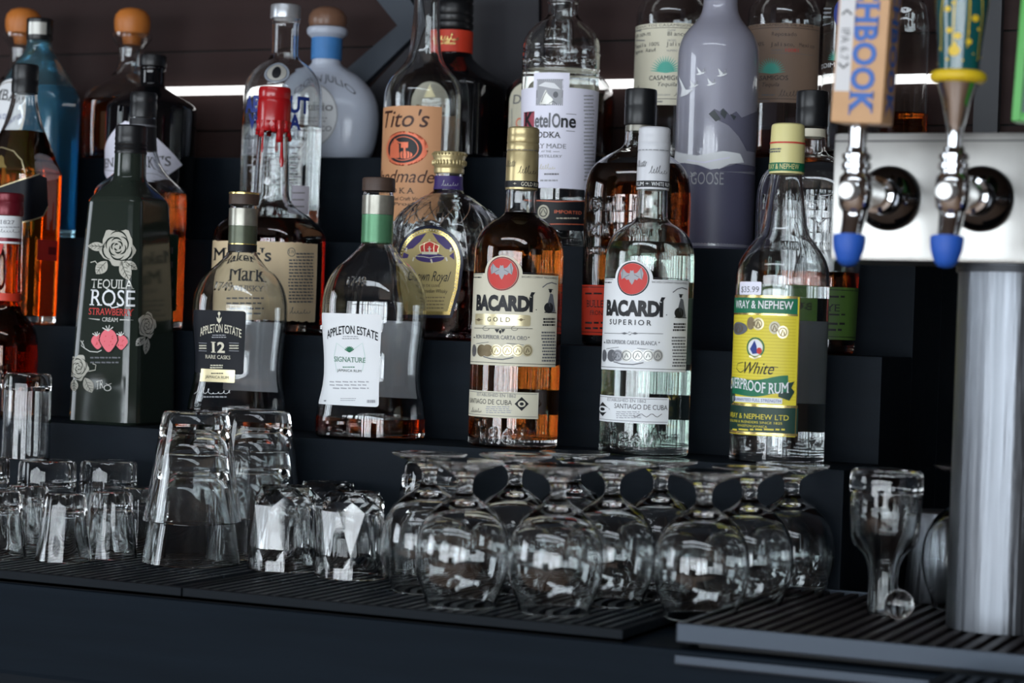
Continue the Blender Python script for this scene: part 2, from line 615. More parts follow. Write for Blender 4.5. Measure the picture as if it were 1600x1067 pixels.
    def scribble(s, x0, x1, y, h, m, seed=1, w=0.8, loops=7):
        """a looping signature"""
        rnd = random.Random(seed)
        pts = []
        dx = (x1 - x0) / loops
        for j in range(loops):
            hh = h * (.25 + .75 * rnd.random() ** 2) if j else h
            dd = h * .35 * (rnd.random() - .6)
            for k in range(9):
                t = 2 * math.pi * k / 9
                yv = hh * (.5 - .5 * math.cos(t))
                pts.append((x0 + dx * (j + k / 9) + .28 * dx * math.sin(t) + .3 * yv, y + h * .4 - yv + dd * math.sin(t * .5)))
        s.stroke(pts, w * .75, m, 2)
    def build(s, name, parent, label=None):
        o = link_mesh(name, s.mb.v, s.mb.f, s.mb.mats, s.mb.m, parent, True)
        if label:
            o['label'] = label
        return o

# ------------------------------------------------------------------ bottles
NS = 80
class Bot:
    """a bottle whose axis shows at picture point (px, py) on the plane Y; silhouettes are given as picture rows and half widths"""
    def __init__(s, name, label, px, py, Y, zb, cat='bottle', group=None, n=2.0, ratio=1.0):
        P = atY(px, py, Y)
        s.X, s.Y, s.zb = P.x, Y, zb
        s.n, s.ratio = n, ratio
        d = Vector((s.X, Y, ZC)) - CAM
        s.D = d.dot(FW)
        s.k = s.D / FPX
        h = Vector((CAM.x - s.X, CAM.y - Y, 0)).normalized()
        s.tocam = h
        s.rt = Vector((-h.y, h.x, 0))
        s.root = thing(name, label, cat, (s.X, Y, zb), group) if name else None
    def z(s, y):
        return zat(s.X, s.Y, y)
    def unit(s, w=1.0, ns=NS):
        th = np.arange(ns) * 2 * np.pi / ns
        c, sn = np.cos(th), np.sin(th)
        if s.n < 0:                          # flat sides with cut corners
            e = 1e-9
            rho = np.minimum(np.minimum(1 / (np.abs(c) + e), s.ratio / (np.abs(sn) + e)), (1 + s.ratio + s.n) / (np.abs(c) + np.abs(sn)))
        else:
            rho = (np.abs(c) ** s.n + np.abs(sn / s.ratio) ** s.n) ** (-1 / s.n)
        rho = (1 - w) + w * rho
        p = np.stack([rho * c, rho * sn], 1)
        sup = np.max(p[:, 0] * s.rt.x + p[:, 1] * s.rt.y)
        return p / sup
    def profile(s, rows):
        """rows (y, half width[, blend]) from the base up"""
        zz, rr, ww = [], [], []
        for i, row in enumerate(rows):
            y, hw = row[0], row[1]
            w = row[2] if len(row) > 2 else 1.0
            z = s.zb if (i == 0 or y is None) else s.z(y)
            zz.append(z); rr.append(hw * s.k); ww.append(w)
        s.pz, s.pr, s.pw = np.array(zz), np.array(rr), np.array(ww)
        s.tz = np.linspace(s.pz[0], s.pz[-1], 600)
        s.tr = pchip(s.pz, s.pr, s.tz)
    def r(s, z):
        return float(np.interp(z, s.tz, s.tr))
    def w(s, z):
        return float(np.interp(z, s.pz, s.pw))
    def samples(s, z0, z1, per=5):
        out = []
        for a, b in zip(s.pz[:-1], s.pz[1:]):
            for i in range(per):
                out.append(a + (b - a) * i / per)
        out.append(s.pz[-1])
        out = [z for z in out if z0 < z < z1]
        return [z0] + out + [z1]
    def ring(s, z, r, w):
        p = s.unit(w) * r
        return [(s.X + a, s.Y + b, z) for a, b in p]
    def loft(s, path, m, name, closed_ends=True, smooth=True, sharp=math.radians(50)):
        """path of (z, r, w); r = 0 makes a pole"""
        vs, fs, rings = [], [], []
        for z, r, w in path:
            if r < 1e-6:
                rings.append([len(vs)])
                vs.append((s.X, s.Y, z))
            else:
                rings.append(list(range(len(vs), len(vs) + NS)))
                vs += s.ring(z, r, w)
        for A, B in zip(rings[:-1], rings[1:]):
            for i in range(NS):
                j = (i + 1) % NS
                if len(A) == 1:
                    fs.append((A[0], B[j], B[i]))
                elif len(B) == 1:
                    fs.append((A[i], A[j], B[0]))
                else:
                    fs.append((A[i], A[j], B[j], B[i]))
        return link_mesh(name, vs, fs, [m], None, s.root, smooth, None, sharp)
    def outer(s, inset=0.0, z0=None, z1=None):
        z0 = s.pz[0] if z0 is None else z0
        z1 = s.pz[-1] if z1 is None else z1
        return [(z, max(0.002, s.r(z) - inset), s.w(z)) for z in s.samples(z0, z1)]
    def shell(s, m, t=0.0022, tb=0.008, name='glass_body'):
        z0, z1 = s.pz[0], s.pz[-1]
        out = s.outer()
        r0 = out[0][1]
        e = min(0.003, r0 * 0.15)
        path = [(z0 + 0.0025, 0, 1), (z0 + 0.002, r0 * 0.7, 1), (z0, r0 - e * 1.2, out[0][2]), (z0 + e * 0.3, r0 - e * 0.3, out[0][2])]
        path += [(z0 + e, s.r(z0 + e), s.w(z0 + e))] + [p for p in out[1:] if p[0] > z0 + e]
        inner = [p for p in s.outer(t, z0 + tb, z1)][::-1]
        path += inner
        zi = z0 + tb
        path += [(zi - 0.0008, inner[-1][1] * 0.9, inner[-1][2]), (zi - 0.001 + 0.002, 0, 1)]
        s.t, s.tb = t, tb
        return s.loft(path, m, name)
    def solid(s, m, name='glass_body', sharp=math.radians(50)):
        z0, z1 = s.pz[0], s.pz[-1]
        out = s.outer()
        r0 = out[0][1]
        e = min(0.003, r0 * 0.15)
        path = [(z0, 0, 1), (z0, r0 - e, out[0][2]), (z0 + e, s.r(z0 + e), s.w(z0 + e))] + [p for p in out[1:] if p[0] > z0 + e] + [(z1, 0, 1)]
        s.t = 0.0
        return s.loft(path, m, name, sharp=sharp)
    def liquid(s, y, m, name='liquid'):
        z1 = s.z(y)
        z0 = s.zb + s.tb - 0.0006
        ins = s.t - 0.0004
        body = s.outer(ins, z0 + 0.0004, z1)
        path = [(z0, 0, 1), (z0 - 0.0001, body[0][1] * 0.93, body[0][2])] + body + [(z1 - 0.0004, body[-1][1] * 0.9, body[-1][2]), (z1 - 0.0004, 0, 1)]
        return s.loft(path, m, name)
    def cap(s, rows, m, name='cap', label=None, ridges=0, parent=None, dome=False):
        """rows (y, half width) from below up; always round"""
        zz = [s.z(y) for y, h in rows]
        rr = [h * s.k for y, h in rows]
        mb = MB()
        path = [(0, zz[0])]
        for z, r in zip(zz, rr):
            path.append((r, z))
        path.append((0, zz[-1]))
        if dome:
            path = path[:-1]
            path += [(0, zz[-1] + 0.0002)]
        mb.lathe(path, m, (s.X, s.Y, 0), 56)
        o = mb.build(name, parent or s.root)
        if label:
            o['label'] = label
        return o
    # ---- wrapped artwork
    def art(s, ymid, vstep=.012, grow=0.0):
        zm = s.z(ymid)
        wm = s.w(zm)
        ns = 720
        p = s.unit(wm, ns)
        # start at the point facing the camera
        lat = p[:, 0] * s.rt.x + p[:, 1] * s.rt.y
        dep = p[:, 0] * s.tocam.x + p[:, 1] * s.tocam.y
        ang = np.arctan2(lat, dep)
        order = np.argsort(ang)
        p, lat, dep, ang = p[order], lat[order], dep[order], ang[order]
        rm = s.r(zm)
        seg = np.linalg.norm(np.diff(p, axis=0), axis=1) * rm
        U = np.concatenate([[0], np.cumsum(seg)])
        U -= np.interp(0, ang, U)
        tot = U[-1] - U[0] + np.linalg.norm(p[0] - p[-1]) * rm
        nx = np.gradient(p[:, 1]); ny = -np.gradient(p[:, 0])
        nl = np.hypot(nx, ny)
        nx, ny = nx / nl, ny / nl
        flip = np.sign(np.mean(nx * p[:, 0] + ny * p[:, 1]))
        nx, ny = nx * flip, ny * flip
        i0, i1 = int(np.argmin(lat)), int(np.argmax(lat))
        def mapf(u, z, off):
            while u < U[0]:
                u += tot
            while u > U[0] + tot:
                u -= tot
            a = np.interp(u, U, p[:, 0]); b = np.interp(u, U, p[:, 1])
            na = np.interp(u, U, nx); nb = np.interp(u, U, ny)
            r = s.r(z)
            return (s.X + a * r + na * (off + grow), s.Y + b * r + nb * (off + grow), z)
        def px(x, y):
            z = s.z(y)
            u = 0.0
            for _ in range(3):
                r = s.r(z)
                ax = proj((s.X, s.Y, z))[0]
                latpx = lat[i0:i1 + 1] * r / (s.D - dep[i0:i1 + 1] * r) * FPX
                dx = x - ax
                if dx < latpx[0]:
                    u = U[i0] + (dx - latpx[0]) * s.k
                    dd = dep[i0]
                elif dx > latpx[-1]:
                    u = U[i1] + (dx - latpx[-1]) * s.k
                    dd = dep[i1]
                else:
                    u = float(np.interp(dx, latpx, U[i0:i1 + 1]))
                    dd = float(np.interp(dx, latpx, dep[i0:i1 + 1]))
                q = Vector((s.X, s.Y, 0)) + s.rt * (dx * s.k) + s.tocam * (dd * r)
                z = zat(q.x, q.y, y)
            return (u, z)
        A = Art(mapf, px, 0.0022, vstep)
        A.U, A.tot = U, tot
        return A
    def back_label(s, ytop, ybot, cdeg, hdeg, m, name='back_label', inside=False):
        """a patch centred cdeg round from the side that faces the camera"""
        A = s.art((ytop + ybot) / 2)
        rm = s.r(s.z((ytop + ybot) / 2))
        c = math.radians(cdeg) * rm
        h = math.radians(hdeg) * rm
        A.ustep = 0.004
        A.rectuv(c - h, c + h, s.z(ybot), s.z(ytop), m, 0, 0.002)
        return A.build(name, s.root)

# heights and rows of the stepped display
T1, T2, T3, T4 = 0.0, 0.118, 0.236, 0.354
Z1, Z2, Z3, Z4 = ZC - 0.1105, ZC - 0.013, ZC + 0.088, ZC + 0.190
ZCT = ZC - 0.2315                            # top of the back bar
YW = 0.43                                    # wall behind

# ------------------------------------------------------------------ the room
def struct(name, mb, parent=None, smooth=False):
    o = mb.build(name, parent, smooth)
    if parent is None:
        o['kind'] = 'structure'
    return o

RX0, RX1, RY0, RZ1 = -4.0, 5.0, -6.0, 3.0
b = MB(); b.box(RX0 - .1, RX1 + .1, RY0 - .1, YW + .1, -0.1, 0, FLOORM); struct('floor', b)
b = MB()
for (x0, x1, y0, y1) in ((RX0 - .1, RX1 + .1, RY0 - .1, SKY[2]), (RX0 - .1, RX1 + .1, SKY[3], YW + .1), (RX0 - .1, SKY[0], SKY[2], SKY[3]), (SKY[1], RX1 + .1, SKY[2], SKY[3])):
    b.box(x0, x1, y0, y1, RZ1, RZ1 + .1, PLASTER)
struct('ceiling', b)
b = MB()
for i in range(5):
    x = SKY[0] + (SKY[1] - SKY[0] - .05) * i / 4
    b.box(x, x + .05, SKY[2], SKY[3], RZ1 + .03, RZ1 + .08, POST)
struct('window_7', b)
b = MB(); b.box(RX1, RX1 + .1, RY0, YW, 0, RZ1, PLASTER); struct('wall_right', b)
# left wall with a window opening
b = MB()
b.box(RX0 - .1, RX0, RY0, -3.5, 0, RZ1, PLASTER)
b.box(RX0 - .1, RX0, -1.7, YW, 0, RZ1, PLASTER)
b.box(RX0 - .1, RX0, -3.5, -1.7, 0, 1.0, PLASTER)
b.box(RX0 - .1, RX0, -3.5, -1.7, 2.6, RZ1, PLASTER)
struct('wall_left', b)
b = MB()
for yy in (-3.5, -2.9, -2.3, -1.75):
    b.box(RX0 - .07, RX0 - .02, yy, yy + .05, 1.0, 2.6, POST)
b.box(RX0 - .07, RX0 - .02, -3.5, -1.7, 1.0, 1.05, POST)
b.box(RX0 - .07, RX0 - .02, -3.5, -1.7, 2.55, 2.6, POST)
struct('window_6', b)
# long glazed front behind the camera
b = MB()
edges = [RX0] + [v for w in BAYS for v in w] + [RX1]
for i in range(0, len(edges), 2):
    b.box(edges[i], edges[i + 1], RY0 - .1, RY0, 0, RZ1, PLASTER)
for i, (x0, x1) in enumerate(BAYS):
    b.box(x0, x1, RY0 - .1, RY0, 0, BAYLOW.get(i, BZ0), PLASTER)
    b.box(x0, x1, RY0 - .1, RY0, BZ1, RZ1, PLASTER)
struct('wall_front', b)
rnd = random.Random(4)
for i, (x0, x1) in enumerate(BAYS):
    b = MB()
    z0 = BAYLOW.get(i, BZ0)
    x = x0
    while x < x1:                           # mullions and gathered curtain folds
        h = .02 + .10 * rnd.random() ** 2
        b.box(x, min(x1, x + h), RY0 - .09, RY0 - .03, z0, BZ1, POST)
        x += h + .05 + .22 * rnd.random()
    for zz in (z0, 1.62, BZ1 - .05):
        b.box(x0, x1, RY0 - .085, RY0 - .035, zz, zz + .05, POST)
    struct('window_%d' % (i + 1), b)

# wall behind the bottles: dark boards above, black panel below
b = MB()
b.box(RX0, RX1, YW + .004, YW + .1, 0, RZ1, GAP)
zlo = ZC + 0.17
pz = [zlo, ZC + .235, ZC + .335, ZC + .43, ZC + .56, ZC + .70]
while pz[-1] < RZ1:
    pz.append(min(RZ1, pz[-1] + .13))
for z0, z1 in zip(pz[:-1], pz[1:]):
    b.box(RX0, RX1, YW, YW + .02, z0 + .0012, z1 - .0012, WOOD)
b.box(RX0, RX1, YW, YW + .02, 0, zlo - .001, BLKPAINT)
struct('wall_back', b)
# slate chevron boards and a black panel fixed to the boards
def slab(pts, y0, y1, m, name):
    P = [atY(x, y, YW) for x, y in pts]
    n = len(P)
    b = MB()
    b.add([(p.x, y0, p.z) for p in P] + [(p.x, y1, p.z) for p in P], [tuple(range(n)), tuple(range(2 * n - 1, n - 1, -1))] + [(i, (i + 1) % n, n + (i + 1) % n, n + i) for i in range(n)], m)
    return struct(name, b)
slab([(586, -10), (628, 42), (544, 114), (556, 152), (672, 40), (640, -10)], YW - .012, YW, GREYWOOD, 'trim_1')
slab([(645, -10), (673, 42), (572, 150), (572, 262), (846, 258), (846, -10)], YW - .008, YW, mat('blue_black_panel', (22, 22, 30), .6), 'trim_3')

# dark upright at the right
pl, pr = atY(1528, 100, YW), atY(1566, 100, YW)
b = MB(); b.box(pl.x, pr.x, YW - .014, YW, ZC - .06, RZ1, POST); struct('trim_2', b)
# light strip along the boards
zl = atY(980, 130, YW - .012).z
for xa, xb, lab in ((atY(238, 140, YW - .012).x, atY(470, 135, YW - .012).x, 'thin white light strip on the brown boards at the left, behind the black gin'),
                    (atY(905, 131, YW - .012).x, pl.x - .001, 'thin white light strip on the brown boards at the right, behind the typewriter labels')):
    b = MB()
    b.box(xa, xb, YW - .012, YW - .0002, zl - .0048, zl + .0048, LEDM, .0015)
    o = b.build('led_strip', None, org=((xa + xb) / 2, YW, zl))
    tag(o, lab, 'light strip', 'light strips on the back wall')

# stepped bottle display
xe = atY(1375, 650, T2 - .055).x
for (y0, y1, zt, lab) in ((T1 - .055, T2 - .0555, Z1, 'lowest black painted wooden step under the front row of bottles'),
                          (T2 - .055, T3 - .0555, Z2, 'second black painted wooden step, under the bourbon and cut glass whisky'),
                          (T3 - .055, T4 - .0555, Z3, 'third black painted wooden step, under the frosted vodka and blue gin'),
                          (T4 - .055, YW - .002, Z4, 'topmost black painted wooden step against the wall, under the back row')):
    b = MB()
    b.box(-2.2, xe, y0, y1, ZCT + .0005, zt, BLKPAINT, .0015)
    o = b.build('display_step', None, False, org=((xe - 2.2) / 2, (y0 + y1) / 2, ZCT + .0005))
    tag(o, lab, 'step', 'steps of the bottle display')

# back bar counter
YF = -.352
xr0 = atY(1455, 1052, YF).x
ctr = thing('bar_counter', 'dark slate topped back bar counter running under the whole display', 'counter', (0.0, -.2, 0.0))
b = MB(); b.box(-2.6, 3.2, YF, YW - .001, ZCT - .078, ZCT, COUNTERP, .004); b.build('counter_top', ctr, False)
b = MB(); b.box(-2.6, 3.2, YF + .05, YW - .001, .09, ZCT - .0785, BLKPAINT); b.build('cabinet_front', ctr, False)
b = MB(); b.box(-2.6, 3.2, YF + .11, YW - .001, 0.0, .0895, BLKPAINT); b.build('plinth', ctr, False)
xm = atY(1056, 1025, YF).x
b = MB(); b.box(xm, xr0, YF - .004, YF - .0003, ZCT - .0108, ZCT - .0035, ALU, .0015)
b.build('edge_strip', ctr, False)['label'] = 'grey metal edge strip'
b = MB(); b.box(xr0 + .004, 3.2, YF - .085, YF - .0003, ZCT - .045, ZCT - .004, COUNTERP, .003)
b.build('lower_ledge', ctr, False)

# rubber mats
def rib_mat(name, label, x0, x1, y0, y1, z0, thick, pitch=.0112, rows=3, group=None):
    b = MB()
    b.box(x0, x1, y0, y1, z0, z0 + thick * .3, RUBDARK)
    bw = .007
    for (a, c, d, e) in ((x0, x1, y0, y0 + bw), (x0, x1, y1 - bw, y1), (x0, x0 + bw, y0 + bw, y1 - bw), (x1 - bw, x1, y0 + bw, y1 - bw)):
        b.box(a, c, d, e, z0 + thick * .02, z0 + thick, RUBSIDE)
    n = int((x1 - x0 - 2 * bw) / pitch)
    step = (y1 - y0 - 2 * bw) / rows
    for i in range(n):
        xa = x0 + bw + (i + .25) * pitch
        for j in range(rows):
            ya = y0 + bw + j * step + .001
            b.box(xa, xa + pitch * .52, ya, ya + step - .003, z0 + thick * .25, z0 + thick * .97, RUBBER)
    o = b.build(name, None, False, org=(x0, y0, z0))
    tag(o, label, 'bar mat', group)
    return o
TM = .0095
YM0, YM1 = YF + .004, -.062
xs = atY(284, 928, YM0).x
xmr = atY(972, 1004, YM0).x
rib_mat('bar_mat', 'black ribbed rubber mat under the tumblers at the left end of the counter', -1.1, xs - .001, YM0, YM1, ZCT + .0003, TM)
rib_mat('bar_mat', 'black ribbed rubber mat beneath the upturned stemmed glasses', xs + .001, xmr, YM0, YM1, ZCT + .0003, TM)
rib_mat('bar_mat', 'small ribbed rubber mat on the low ledge at the bottom right corner', xr0 + .012, xr0 + .45, YF - .08, YF - .006, ZCT - .0037, .008, rows=1)
ZM = ZCT + TM + .0003                        # what the glasses stand on

# drip tray
xt0 = atY(1055, 985, YF).x
tray = thing('drip_tray', 'long metal drip tray with dark slatted grate under the beer tower', 'drip tray', (xt0, YF, ZCT))
TH, TB = .0192, .0048
b = MB()
b.box(xt0, 2.6, YF + .002, YF + .008, ZCT + TB, ZCT + TH, ALU, .0015)
b.box(xt0, 2.6, -.066, -.06, ZCT + TB, ZCT + TH, ALU)
b.box(xt0, xt0 + .005, YF + .0075, -.0655, ZCT + TB, ZCT + TH, ALU)
b.box(xt0, 2.6, YF + .0075, -.0655, ZCT + TB, ZCT + TB + .0015, ALU)
b.build('pan', tray, False)
b = MB()
b.box(xt0 + .012, 2.58, YF + .02, -.075, ZCT + .0002, ZCT + TB, RUBDARK)
b.build('base', tray, False)
b = MB()
x = xt0 + .007
while x < 2.55:
    b.box(x, x + .0062, YF + .0085, -.067, ZCT + TH - .0075, ZCT + TH - .0015, mat('grate_slat', (46, 42, 44), .45))
    x += .0125
for yy in (YF + .03, -.19, -.09):
    b.box(xt0 + .006, 2.55, yy, yy + .004, ZCT + TH - .0125, ZCT + TH - .0072, RUBBER)
b.build('grate', tray, False)
ZTR = ZCT + TH - .0014

# ------------------------------------------------------------------ glasses on the counter
def put_glass(name, mb_or_obj, label, cat, group, px, py, Y, zbase=ZM, lift=0.0, rz=0.0):
    """upturned glass whose axis shows at (px, py) on the plane Y; the first is the mesh, others are copies"""
    c = atY(px, py, Y)
    o = mb_or_obj.build(name, None, True, org=(0, 0, 0)) if isinstance(mb_or_obj, MB) else mb_or_obj.copy()
    if not isinstance(mb_or_obj, MB):
        COL.objects.link(o)
    o.location = (c.x, Y, zbase + lift)
    o.rotation_euler = (0, 0, rz)
    tag(o, label, cat, group)
    return o

def snifter_mesh():
    b = MB()
    inner = [(0, .0812), (.008, .0804), (.018, .0768), (.0284, .0685), (.0352, .0545), (.0368, .039), (.0345, .023), (.0290, .0085), (.0266, .0006)]
    outer = [(.0272, 0), (.0280, .0006), (.0302, .0085), (.0357, .023), (.0380, .039), (.0365, .0550), (.0298, .0706), (.0196, .0808), (.0105, .0868), (.0068, .0905),
             (.0060, .0945), (.0063, .0990), (.0078, .1030), (.0125, .1072), (.0205, .1104), (.0275, .1128), (.0312, .1146), (.0314, .1156), (.0306, .1162), (.0150, .1152), (0, .1148)]
    zi = [p[1] for p in inner]
    # smooth the two sides
    def dense(pts, n=4):
        t = np.cumsum([0] + [math.hypot(a[0] - b[0], a[1] - b[1]) for a, b in zip(pts[:-1], pts[1:])])
        tt = []
        for a, c in zip(t[:-1], t[1:]):
            tt += [a + (c - a) * i / n for i in range(n)]
        tt.append(t[-1])
        return list(zip(np.maximum(0, pchip(t, [p[0] for p in pts], tt)), pchip(t, [p[1] for p in pts], tt)))
    b.lathe(dense(inner) + dense(outer), GLASS, segs=64)
    return b

def tumbler_mesh(rb, rt, h, base=.014, wall=.0022, wall_top=None, flutes=0, depth=0.0):
    """upturned tumbler: rim (radius rb) down, thick base (radius rt) up"""
    wall_top = wall_top or wall
    def ro(z):
        return rb + (rt - rb) * z / h
    inner = [(0, h - base), (ro(h - base) - wall_top - .003, h - base - .0004), (ro(h - base) - wall_top, h - base - .004)]
    for i in range(1, 8):
        z = (h - base - .004) * (1 - i / 7)
        inner.append((ro(z) - wall - (wall_top - wall) * z / h, z if i < 7 else .0006))
    outer = [(rb - wall * .5, 0), (rb, .0006)]
    for i in range(1, 9):
        z = (h - .004) * i / 8
        outer.append((ro(z), z))
    outer += [(rt - .0012, h - .001), (rt - .0035, h), (rt * .7, h - .0002), (0, h - .0012)]
    b = MB()
    segs = 64 if not flutes else flutes * 8
    b.lathe(inner + outer, GLASS, segs=segs)
    if flutes:
        ni = 1 + (len(inner) - 1) * segs
        vs = b.v
        for i, (x, y, z) in enumerate(vs):
            if i < ni or z < .006 or z > h - .003:
                continue
            a = math.atan2(y, x)
            q = abs(math.cos(a * flutes / 2))
            fade = min(1, (z - .006) / .02)
            k = 1 - depth * fade * (1 - q)
            vs[i] = (x * k, y * k, z)
    return b

def crystal_mesh(rb, rt, h, n=8):
    """upturned old fashioned glass with long cut diamonds and a star cut base"""
    b = MB()
    base, wall = .016, .0035
    def ro(z):
        return rb + (rt - rb) * z / h
    N = n * 4
    inner = [(0, h - base), (ro(h - base) - wall - .003, h - base), (ro(h - base) - wall - .001, h - base - .004)]
    for i in range(1, 6):
        z = (h - base - .004) * (1 - i / 5)
        inner.append((ro(z) - wall, z if i < 5 else .0006))
    inner += [(rb - wall * .4, 0), (rb, .0008), (ro(.010), .010)]
    b.lathe(inner, GLASS, segs=N)
    nsm = len(b.f)
    vs, fs = list(b.v), list(b.f)
    last = list(range(len(vs) - N, len(vs)))
    rings = []
    for z, r, sh in ((.020, ro(.020) * 1.0, 0), (.058, ro(.058) * 1.03, .5), (.067, ro(.067) * .97, 0), (h, rt * .86, .5), (h - .0015, rt * .45, 0)):
        k = len(vs)
        rings.append(list(range(k, k + n)))
        for i in range(n):
            a = 2 * math.pi * (i + sh) / n
            vs.append((r * math.cos(a), r * math.sin(a), z))
    A = rings[0]
    for i in range(n):
        j = (i + 1) % n
        q = [last[(4 * i + t) % N] for t in range(5)]
        fs += [(q[0], q[1], A[i]), (q[1], q[2], A[i]), (q[2], A[j], A[i]), (q[2], q[3], A[j]), (q[3], q[4], A[j])]
    for m_, (A, B_) in enumerate(zip(rings[:-1], rings[1:])):
        for i in range(n):
            j = (i + 1) % n
            if m_ % 2 == 0:                 # next ring is half a step on
                fs += [(A[i], A[j], B_[i]), (A[j], B_[j], B_[i])]
            else:
                fs += [(A[i], B_[j], B_[i]), (A[i], A[j], B_[j])]
    c = len(vs)
    vs.append((0, 0, h - .004))
    for i in range(n):
        fs.append((rings[-1][i], rings[-1][(i + 1) % n], c))
    b.v, b.f, b.m = vs, fs, [0] * len(fs)
    b.nsm = nsm
    return b

# stemmed glasses
SN = 'upturned snifters on the ribbed mat'
sn = [
    (727, 736, -.300, 'upturned snifter in the front row, first from the left'),
    (873, 746, -.290, 'upturned snifter in the front row, second from the left and nearest the mat edge'),
    (1101, 752, -.249, 'upturned snifter in the front row, rightmost of the three'),
    (958, 724, -.214, 'upturned snifter of the middle row, seen between the second and third front ones'),
    (1172, 748, -.171, 'upturned snifter second from the right end of the group'),
    (1238, 745, -.094, 'upturned snifter at the far right end of the group'),
    (672, 703, -.238, 'upturned snifter at the far left end of the group, beside the cut crystal tumbler'),
    (806, 710, -.188, 'upturned snifter just below the gold rum, between and behind the first two front ones'),
    (898, 707, -.106, 'upturned snifter hindmost in the back, between the gold rum and the clear white-capped rum'),
    (1033, 727, -.139, 'upturned snifter in the back row below the clear white-capped rum'),
]
first = None
for (px, py, Y, lab) in sn:
    o = put_glass('snifter_glass', first or snifter_mesh(), lab, 'glass', SN, px, py, Y)
    first = first or o

# tall nested tumblers
PM = tumbler_mesh(.0445, .0295, .100, base=.016, wall=.0022, wall_top=.0078)
st = [(306, 652, -.190, 0, 'lower of the two nested tumblers in the tall stack left of centre'),
      (306, 652, -.190, .038, 'upper of the two nested tumblers in the tall stack left of centre'),
      (404, 655, -.102, 0, 'lower tumbler of the nested stack just behind the tall stack'),
      (404, 655, -.102, .038, 'upper tumbler of the nested stack just behind the tall stack'),
      (684, 720, -.104, 0, 'single tall tumbler behind the leftmost snifter')]
first = None
for (px, py, Y, lift, lab) in st:
    o = put_glass('nested_tumbler', first or PM, lab, 'glass', 'tall upturned tumblers', px, py, Y, ZM, lift, rz=.3)
    first = first or o

# plain tumblers in the back at the left with a second layer on top
TMB = tumbler_mesh(.0305, .0272, .080, base=.020, wall=.0024, flutes=12, depth=.03)
first = None
backrow = []
for (px, py, Y, lab) in [(-30, 730, -.150, 'thick based tumbler in the back row, cut by the left picture edge'),
                         (74, 730, -.140, 'thick based tumbler in the back row, second from the left edge'),
                         (170, 730, -.097, 'thick based tumbler in the back row, rightmost of its row beside the tall stack')]:
    o = put_glass('rocks_tumbler', first or TMB, lab, 'glass', 'thick based tumblers at the left', px, py, Y)
    first = first or o
    backrow.append(o)
HB = tumbler_mesh(.0235, .0225, .083, base=.013, wall=.002)
first = None
for (px, o_, lab) in [(42, backrow[1], 'straight highball glass standing on top of the tumblers at the left'),
                      (-36, backrow[0], 'straight highball glass on the tumblers, mostly cut by the left picture edge')]:
    o = put_glass('highball_glass', first or HB, lab, 'glass', 'glasses standing on the tumblers', px, 655, o_.location.y, ZM + .0803)
    first = first or o

# fluted shot glasses
SHM = tumbler_mesh(.0253, .0185, .061, base=.013, wall=.0022, flutes=9, depth=.07)
first = None
for (px, py, Y, lab) in [(0, 780, -.270, 'fluted small glass cut by the left picture edge'),
                         (102, 780, -.252, 'fluted small glass standing foremost of its cluster at the left'),
                         (43, 775, -.204, 'fluted small glass between the edge one and the foremost one'),
                         (174, 775, -.203, 'fluted small glass just right of the foremost one'),
                         (216, 775, -.146, 'fluted small glass half behind the tall nested stack')]:
    o = put_glass('shot_glass', first or SHM, lab, 'glass', 'fluted small glasses at the left', px, py, Y, rz=.13 * len(lab))
    first = first or o

# cut crystal tumblers
CM = crystal_mesh(.0325, .0272, .0745)
first = None
for (px, py, Y, lab) in [(447, 770, -.177, 'cut crystal tumbler with diamond facets, left one of the front pair'),
                         (553, 770, -.187, 'cut crystal tumbler with diamond facets, right one of the front pair beside the snifters'),
                         (513, 765, -.103, 'cut crystal tumbler behind the front pair')]:
    o = put_glass('crystal_tumbler', first or CM, lab, 'glass', 'cut crystal tumblers', px, py, Y, rz=.2 + .11 * len(lab))
    if first is None:
        o.data.polygons.foreach_set('use_smooth', [i < CM.nsm for i in range(len(o.data.polygons))])
    first = first or o

# upturned footed beer glass by the tower
zt_ = ZTR
h = atZ(1378, 962, zt_)
c = h + Vector((h.x - CAM.x, h.y - CAM.y, 0)).normalized() * .022
kk = (Vector((c.x, c.y, ZC)) - CAM).dot(FW) / FPX
def zz(y):
    return zat(c.x, c.y, y)
outr = [(22, 962), (23, 958), (24, 935), (23, 905), (25, 885), (33, 866), (49, 850), (53, 838), (55, 810), (57, 770), (57, 745), (55, 737), (50, 733)]
out = [(r * kk, zz(y)) for r, y in outr]
out[0] = (out[0][0], zt_ + .0003)
inn = [(0, zz(762)), (48 * kk, zz(764)), (51 * kk, zz(772)), (50 * kk, zz(810)), (47 * kk, zz(836)), (40 * kk, zz(848)), (25 * kk, zz(864)), (19 * kk, zz(885)), (18 * kk, zz(905)), (19 * kk, zz(940)), (20.5 * kk, zt_ + .0006)]
b = MB(); b.lathe([(r, z) for r, z in inn] + out + [(0, zz(736))], GLASS, (c.x, c.y, 0), 56)
gl = thing('beer_glass', 'upturned bell shaped beer glass standing between the snifters and the steel column', 'glass', (c.x, c.y, zt_))
b.build('bowl', gl)

# round clear glass knob lying at its foot
p = atZ(1398, 966, zt_)
b = MB()
b.lathe([(0, .0)] + [(.0115 * math.sin(math.pi * i / 16), .0115 - .0115 * math.cos(math.pi * i / 16)) for i in range(1, 16)] + [(0, .023)], GLASS, (0, 0, 0), 36)
o = b.build('glass_stopper', None, True, org=(0, 0, 0))
o.location = (p.x + .004, p.y - .006, zt_ + .0002)
tag(o, 'round clear glass stopper ball at the foot of the bell shaped beer glass', 'stopper')

